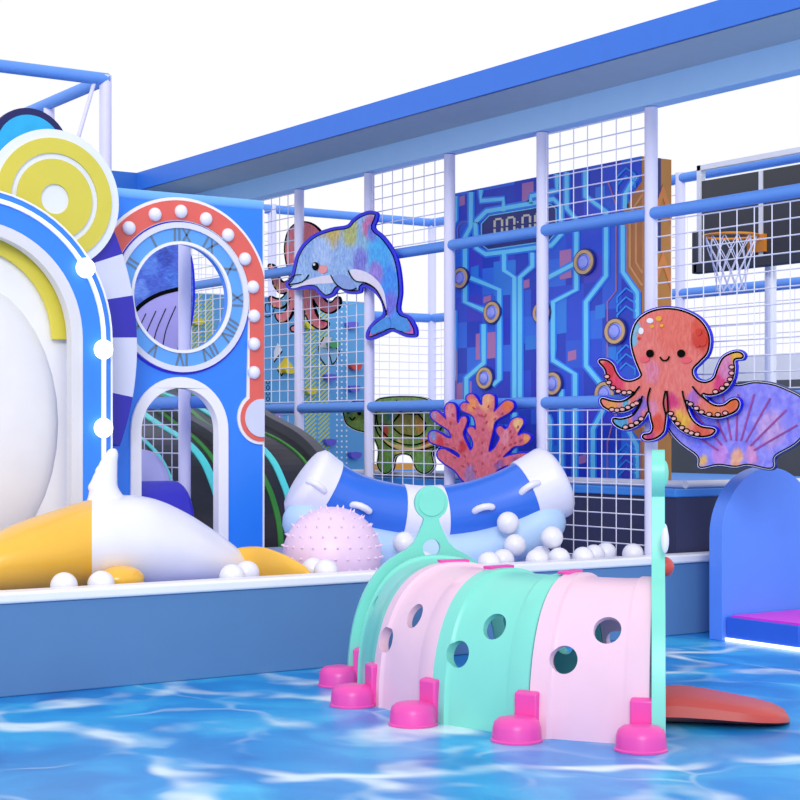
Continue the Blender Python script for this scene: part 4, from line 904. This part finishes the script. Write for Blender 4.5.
rowball(594, 8.86, 'white pit ball behind two others before the dark net')
rowball(606, 8.99, 'white pit ball rightmost of the cluster before the dark net')
rowball(633, 8.8, 'lone white pit ball at the rim beside the mint head plate')

# ------------------------------------------------------------------ crawl tunnel
AC = (1.507, 9.175); RO, W_, H_ = 1.72, .85, .705
def tun(a, ph, off=0.0):
    """a: bend angle (deg); ph 0 (near foot) to pi (far foot); off: outward offset"""
    ar = math.radians(a); c, s = math.cos(ph), math.sin(ph); e = .82
    q = (W_ / 2 + off) * (math.copysign(abs(c) ** e, c)); z = (H_ + off) * abs(s) ** e
    rr_ = RO - W_ / 2 + q
    return cw(AC[0] + rr_ * math.sin(ar), AC[1] - rr_ * math.cos(ar), z)
SA = [-94, -71.5, -51.5, -32, -13]
TU = thing('crawl_tunnel', 'mint and pink caterpillar crawl tunnel with round holes and magenta feet on the water floor', 'play tunnel', cw(.55, 8.3, 0))
MINT = mat('mint_plastic', '#7edccb', .35); PINK = mat('blush_plastic', '#eec8dc', .35); MAG = mat('magenta_plastic', '#ea4cae', .35)
def find(px, py, a0, a1):
    best = None
    for i in range(41):
        for j in range(61):
            a = a0 + (a1 - a0) * i / 40; ph = PI * .62 * j / 60
            x, y = proj(tun(a, ph)); d = (x - px) ** 2 + (y - py) ** 2
            if best is None or d < best[0]: best = (d, a, ph)
    return best[1], best[2]
HOL = [[(373, 607)], [(388, 640), (414, 615)], [(458, 653), (495, 625)], [(563, 660), (608, 631)]]
NP = 44
for i in range(4):
    a0, a1 = SA[i] + .15, SA[i + 1] - .15; bm = bmesh.new()
    sp = a1 - a0
    stops = [(0, .016), (.006, .02), (.16, .02), (.18, .006), (.2, .002), (.35, 0), (.5, 0), (.65, 0), (.78, .002), (.8, .004), (.82, .010), (.994, .010), (1, .006)]
    outer_, inner_ = [], []
    for s, of in stops:
        a = a0 + sp * s
        outer_.append([bm.verts.new(tun(a, PI * j / NP, of)) for j in range(NP + 1)])
        inner_.append([bm.verts.new(tun(a, PI * j / NP, -.032)) for j in range(NP + 1)])
    k = len(stops)
    for g in range(k - 1):
        for j in range(NP):
            bm.faces.new((outer_[g][j], outer_[g][j + 1], outer_[g + 1][j + 1], outer_[g + 1][j]))
            bm.faces.new((inner_[g][j], inner_[g + 1][j], inner_[g + 1][j + 1], inner_[g][j + 1]))
        for j in (0, NP): bm.faces.new((outer_[g][j], outer_[g + 1][j], inner_[g + 1][j], inner_[g][j]))
    for j in range(NP):
        for g in (0, k - 1): bm.faces.new((outer_[g][j], outer_[g][j + 1], inner_[g][j + 1], inner_[g][j]))
    cut = bmesh.new()
    hs = [find(px, py, a0, a1) for px, py in HOL[i]]
    for a, ph in hs + [(a, PI - ph) for a, ph in hs]:
        p = tun(a, ph); n_ = (tun(a, ph, .05) - p).normalized()
        da = (tun(a + 1, ph) - tun(a - 1, ph)); dp = (tun(a, ph + .02) - tun(a, ph - .02)); n_ = da.cross(dp).normalized()
        tube(cut, p - n_ * .15, p + n_ * .15, .065, 28)
    bmesh.ops.recalc_face_normals(cut, faces=cut.faces[:]); cme = bpy.data.meshes.new('cut'); cut.to_mesh(cme); cut.free()
    o = obj('tunnel_section', bm, MINT if i % 2 == 0 else PINK, TU, label=('mint green' if i % 2 == 0 else 'blush pink') + ' tunnel section')
    co = bpy.data.objects.new('cut', cme); COL.objects.link(co)
    wl_ = WLOC[o.name]; par = o.parent; o.parent = None; o.location = wl_
    md = o.modifiers.new('holes', 'BOOLEAN'); md.object = co; md.operation = 'DIFFERENCE'; md.solver = 'EXACT'
    bpy.context.view_layer.update(); dg = bpy.context.evaluated_depsgraph_get()
    nm = bpy.data.meshes.new_from_object(o.evaluated_get(dg)); o.modifiers.clear(); old = o.data; o.data = nm; nm.name = 'tunnel_section'
    bpy.data.objects.remove(co); bpy.data.meshes.remove(cme); bpy.data.meshes.remove(old)
    nm.materials.clear(); nm.materials.append(MINT if i % 2 == 0 else PINK)
    nm.polygons.foreach_set('use_smooth', [True] * len(nm.polygons)); nm.set_sharp_from_angle(angle=math.radians(32))
    o.parent = par; o.location = wl_ - WLOC[par.name]

def plate(a, zc, rc, name, th, label, shift=0.0, zh=.752, hole=True, turn=0, hx=0.0, dq=0.0):
    """flat crest plate with arch opening, neck and round top"""
    ar = math.radians(a); tg = Rv * math.cos(ar) + D * math.sin(ar)
    def P(q, z): r_ = RO - W_ / 2 - q + dq; v = cw(AC[0] + r_ * math.sin(ar), AC[1] - r_ * math.cos(ar), z); v = v + tg * shift; k0 = cw(AC[0] + RO * math.sin(ar), AC[1] - RO * math.cos(ar), 0); k0 += tg * shift; return k0 + Matrix.Rotation(math.radians(turn), 3, 'Z') @ (v - k0)
    tg0 = tg; tg_ = Matrix.Rotation(math.radians(turn), 3, 'Z') @ tg
    hw, H1 = W_ / 2 + .06 + hx, H_ + .055; R_ = []
    e = .86; q0 = []
    for k in range(25):
        ph = math.radians(70) * k / 24; q0.append((hw * math.cos(ph) ** e, H1 * math.sin(ph) ** e))
    nb = zc - rc
    zz = q0[-1][1]
    neck = [(.135, zz + .028), (.095, zz + .06 + (nb - .86) * .15), (.065, (zz + nb) / 2 + .035), (.045, nb - .01), (.042, nb + .004)]
    a_s = -math.acos(.042 / rc) if rc > .042 else -1.2
    circ = [(rc * math.cos(a_s + (PI / 2 - a_s) * k / 14), zc + rc * math.sin(a_s + (PI / 2 - a_s) * k / 14)) for k in range(1, 15)]
    right = q0 + neck + circ
    left = [(-x, z) for x, z in right[:-1]][::-1]
    hi, Hi = W_ / 2 - .045, H_ - .05
    inn = [(-hi * math.copysign(abs(math.cos(PI * k / 30)) ** e, math.cos(PI * k / 30)), Hi * math.sin(PI * k / 30) ** e if 0 < k < 30 else 0) for k in range(31)]
    loop = [P(x, z) for x, z in right + left + inn]
    loops = [loop]
    if hole: loops.append([P(.05 * math.cos(2 * PI * k / 28), zh + .05 * math.sin(2 * PI * k / 28)) for k in range(28)])
    bm = bmesh.new(); prism(bm, loops, tg_ * th)
    return obj(name, bm, MINT, TU, label=label, bevel=.008), P, tg_
cp_, P, tg = plate(SA[0], 1.005, .094, 'crest_plate', -.05, 'mint crest plate with round top', shift=.0, turn=13, hx=-.015, dq=.035)
bm = bmesh.new(); prism(bm, [[P(.074 * math.cos(2 * PI * k / 36), 1.005 + .074 * math.sin(2 * PI * k / 36)) + tg * .008 for k in range(36)]], tg * -.016)
obj('crest_boss', bm, MINT, cp_, bevel=.004)
hp, P, tg = plate(SA[4], 1.205, .112, 'head_plate', .062, 'mint head plate seen edge on', shift=0.004, zh=.80, hole=False, turn=4.5)
bm = bmesh.new(); sphere(bm, P(0, .765) + tg * .058, .048, 24, 14); obj('nose', bm, mat('nose_red', '#cc4a46', .35), hp, smooth='all', label='red round nose')
for q, z, r_, m_, l_ in ((.17, .90, .06, BWH, 'white eye'), (-.17, .90, .06, BWH, 'white eye'), (0, 1.205, .06, MINT, 'mint boss')):
    bm = bmesh.new(); sphere(bm, P(q, z) + tg * .062, r_, 20, 12, (.3, .3, 1)); obj('face_boss', bm, m_, hp, smooth='all', label=l_)
# magenta brackets, feet and ridge clips
def lpt(a, q, z): ar = math.radians(a); r_ = RO + q; return cw(AC[0] + r_ * math.sin(ar), AC[1] - r_ * math.cos(ar), z)
for i, a in enumerate(SA):
    sh_ = 0 if i in (1, 2, 3) else (1.2 if i == 0 else -1.0)
    a_ = a + sh_; bm = bmesh.new(); hwid = 1.5 if i == 0 else 1.9
    pts = [[lpt(a_ + s * hwid, q, z) for s in (-1, 1)] for q, z in ((.045, .006), (.045, .205), (-.0, .215), (-.0, .006))]
    A = [bm.verts.new(p[0]) for p in pts]; B = [bm.verts.new(p[1]) for p in pts]
    bm.faces.new(A); bm.faces.new(B[::-1])
    for k in range(4): bm.faces.new((A[k], A[(k + 1) % 4], B[(k + 1) % 4], B[k]))
    br = obj('bracket', bm, MAG, TU, bevel=.01, label='magenta bracket')
    c = lpt(a_, .125, 0); pr = [(.119, .0), (.119, .007), (.113, .012), (.110, .06), (.103, .086), (.085, .102), (.05, .109), (.0005, .111)]
    bm = bmesh.new(); rg = [[bm.verts.new((c.x + r_ * math.cos(2 * PI * j / 32), c.y + r_ * math.sin(2 * PI * j / 32), z + .001)) for j in range(32)] for r_, z in pr]
    for k in range(len(rg) - 1):
        for j in range(32): bm.faces.new((rg[k][j], rg[k][(j + 1) % 32], rg[k + 1][(j + 1) % 32], rg[k + 1][j]))
    bm.faces.new(rg[0][::-1]); bm.faces.new(rg[-1]); obj('foot', bm, MAG, TU, smooth=True, label='magenta domed foot')
for i in (1, 2, 3):
    bm = bmesh.new(); a = SA[i]; vs = []
    for off in (.018, .034):
        vs.append([bm.verts.new(tun(a + da, PI * .5 + dp, off)) for da, dp in ((-1.3, -.12), (1.3, -.12), (1.3, .12), (-1.3, .12))])
    bm.faces.new(vs[0][::-1]); bm.faces.new(vs[1])
    for k in range(4): bm.faces.new((vs[0][k], vs[0][(k + 1) % 4], vs[1][(k + 1) % 4], vs[1][k]))
    obj('ridge_clip', bm, MAG, TU, bevel=.004, label='magenta ridge clip')

# red tongue ramp
bm = bmesh.new(); n = 20; rings = []
cs = [(1.29, 8.17, .25, .15), (1.36, 8.16, .255, .155), (1.5, 8.14, .25, .138), (1.62, 8.11, .24, .118), (1.72, 8.09, .22, .10), (1.80, 8.075, .18, .082), (1.85, 8.065, .11, .06), (1.87, 8.06, .03, .03)]
for r_, fw_, hw_, h_ in cs:
    ring = []
    for j in range(n):
        a = 2 * PI * j / n; c, s = math.cos(a), math.sin(a)
        z = h_ * (.35 + .65 * math.copysign(abs(s) ** .55, s)) if s > 0 else h_ * .35 * (1 + s ** 3 * 1.0)
        ring.append(bm.verts.new(cw(r_ + .16 * hw_ * math.copysign(abs(c) ** .7, c), fw_ + hw_ * math.copysign(abs(c) ** .7, c), z + .001)))
    rings.append(ring)
for i in range(len(rings) - 1):
    for j in range(n): bm.faces.new((rings[i][j], rings[i][(j + 1) % n], rings[i + 1][(j + 1) % n], rings[i + 1][j]))
bm.faces.new(rings[0][::-1]); bm.faces.new(rings[-1])
tag(obj('tongue_ramp', bm, mat('tongue_red', '#c44844', .4), None, smooth=True, base=True), 'red plastic tongue ramp on the floor at the tunnel mouth', 'ramp')

# ------------------------------------------------------------------ blue arch screen and step at the right
YP = 8.1; xl = onY(722, 640, YP).x; zsn = onY(722, 537, YP).z; RP = .46
pts = [Vector((xl, YP, 0.001))] + [Vector((xl + RP - RP * math.cos(PI * i / 30), YP, zsn + RP * math.sin(PI * i / 30))) for i in range(31)] + [Vector((xl + 2 * RP, YP, 0.001))]
bm = bmesh.new(); prism(bm, [pts], EY * .12)
tag(obj('arch_screen', bm, mat('screen_blue', '#5a8cf2', .35), None, bevel=.006, base=True), 'thick rounded blue arch screen standing on the floor at the right edge', 'screen')
ST = thing('light_step', 'low blue step with magenta top and white light strip before the arch screen', 'step', (xl + .4, 7.8, 0))
x0 = xl + .03; 
bm = bmesh.new(); box(bm, (x0, 7.45, .02), (x0 + .8, 8.09, .16)); obj('step_body', bm, mat('step_blue', '#2f62d8', .4), ST, bevel=.006)
bm = bmesh.new(); box(bm, (x0 + .03, 7.47, .16), (x0 + .8, 8.07, .172)); obj('top_pad', bm, mat('step_magenta', '#e838d8', .4), ST, label='magenta top pad')
bm = bmesh.new(); box(bm, (x0 - .012, 7.44, 0.001), (x0 + .8, 8.09, .022)); obj('light_strip', bm, glow('strip_white', '#ffffff', 1.2), ST, label='white light strip')
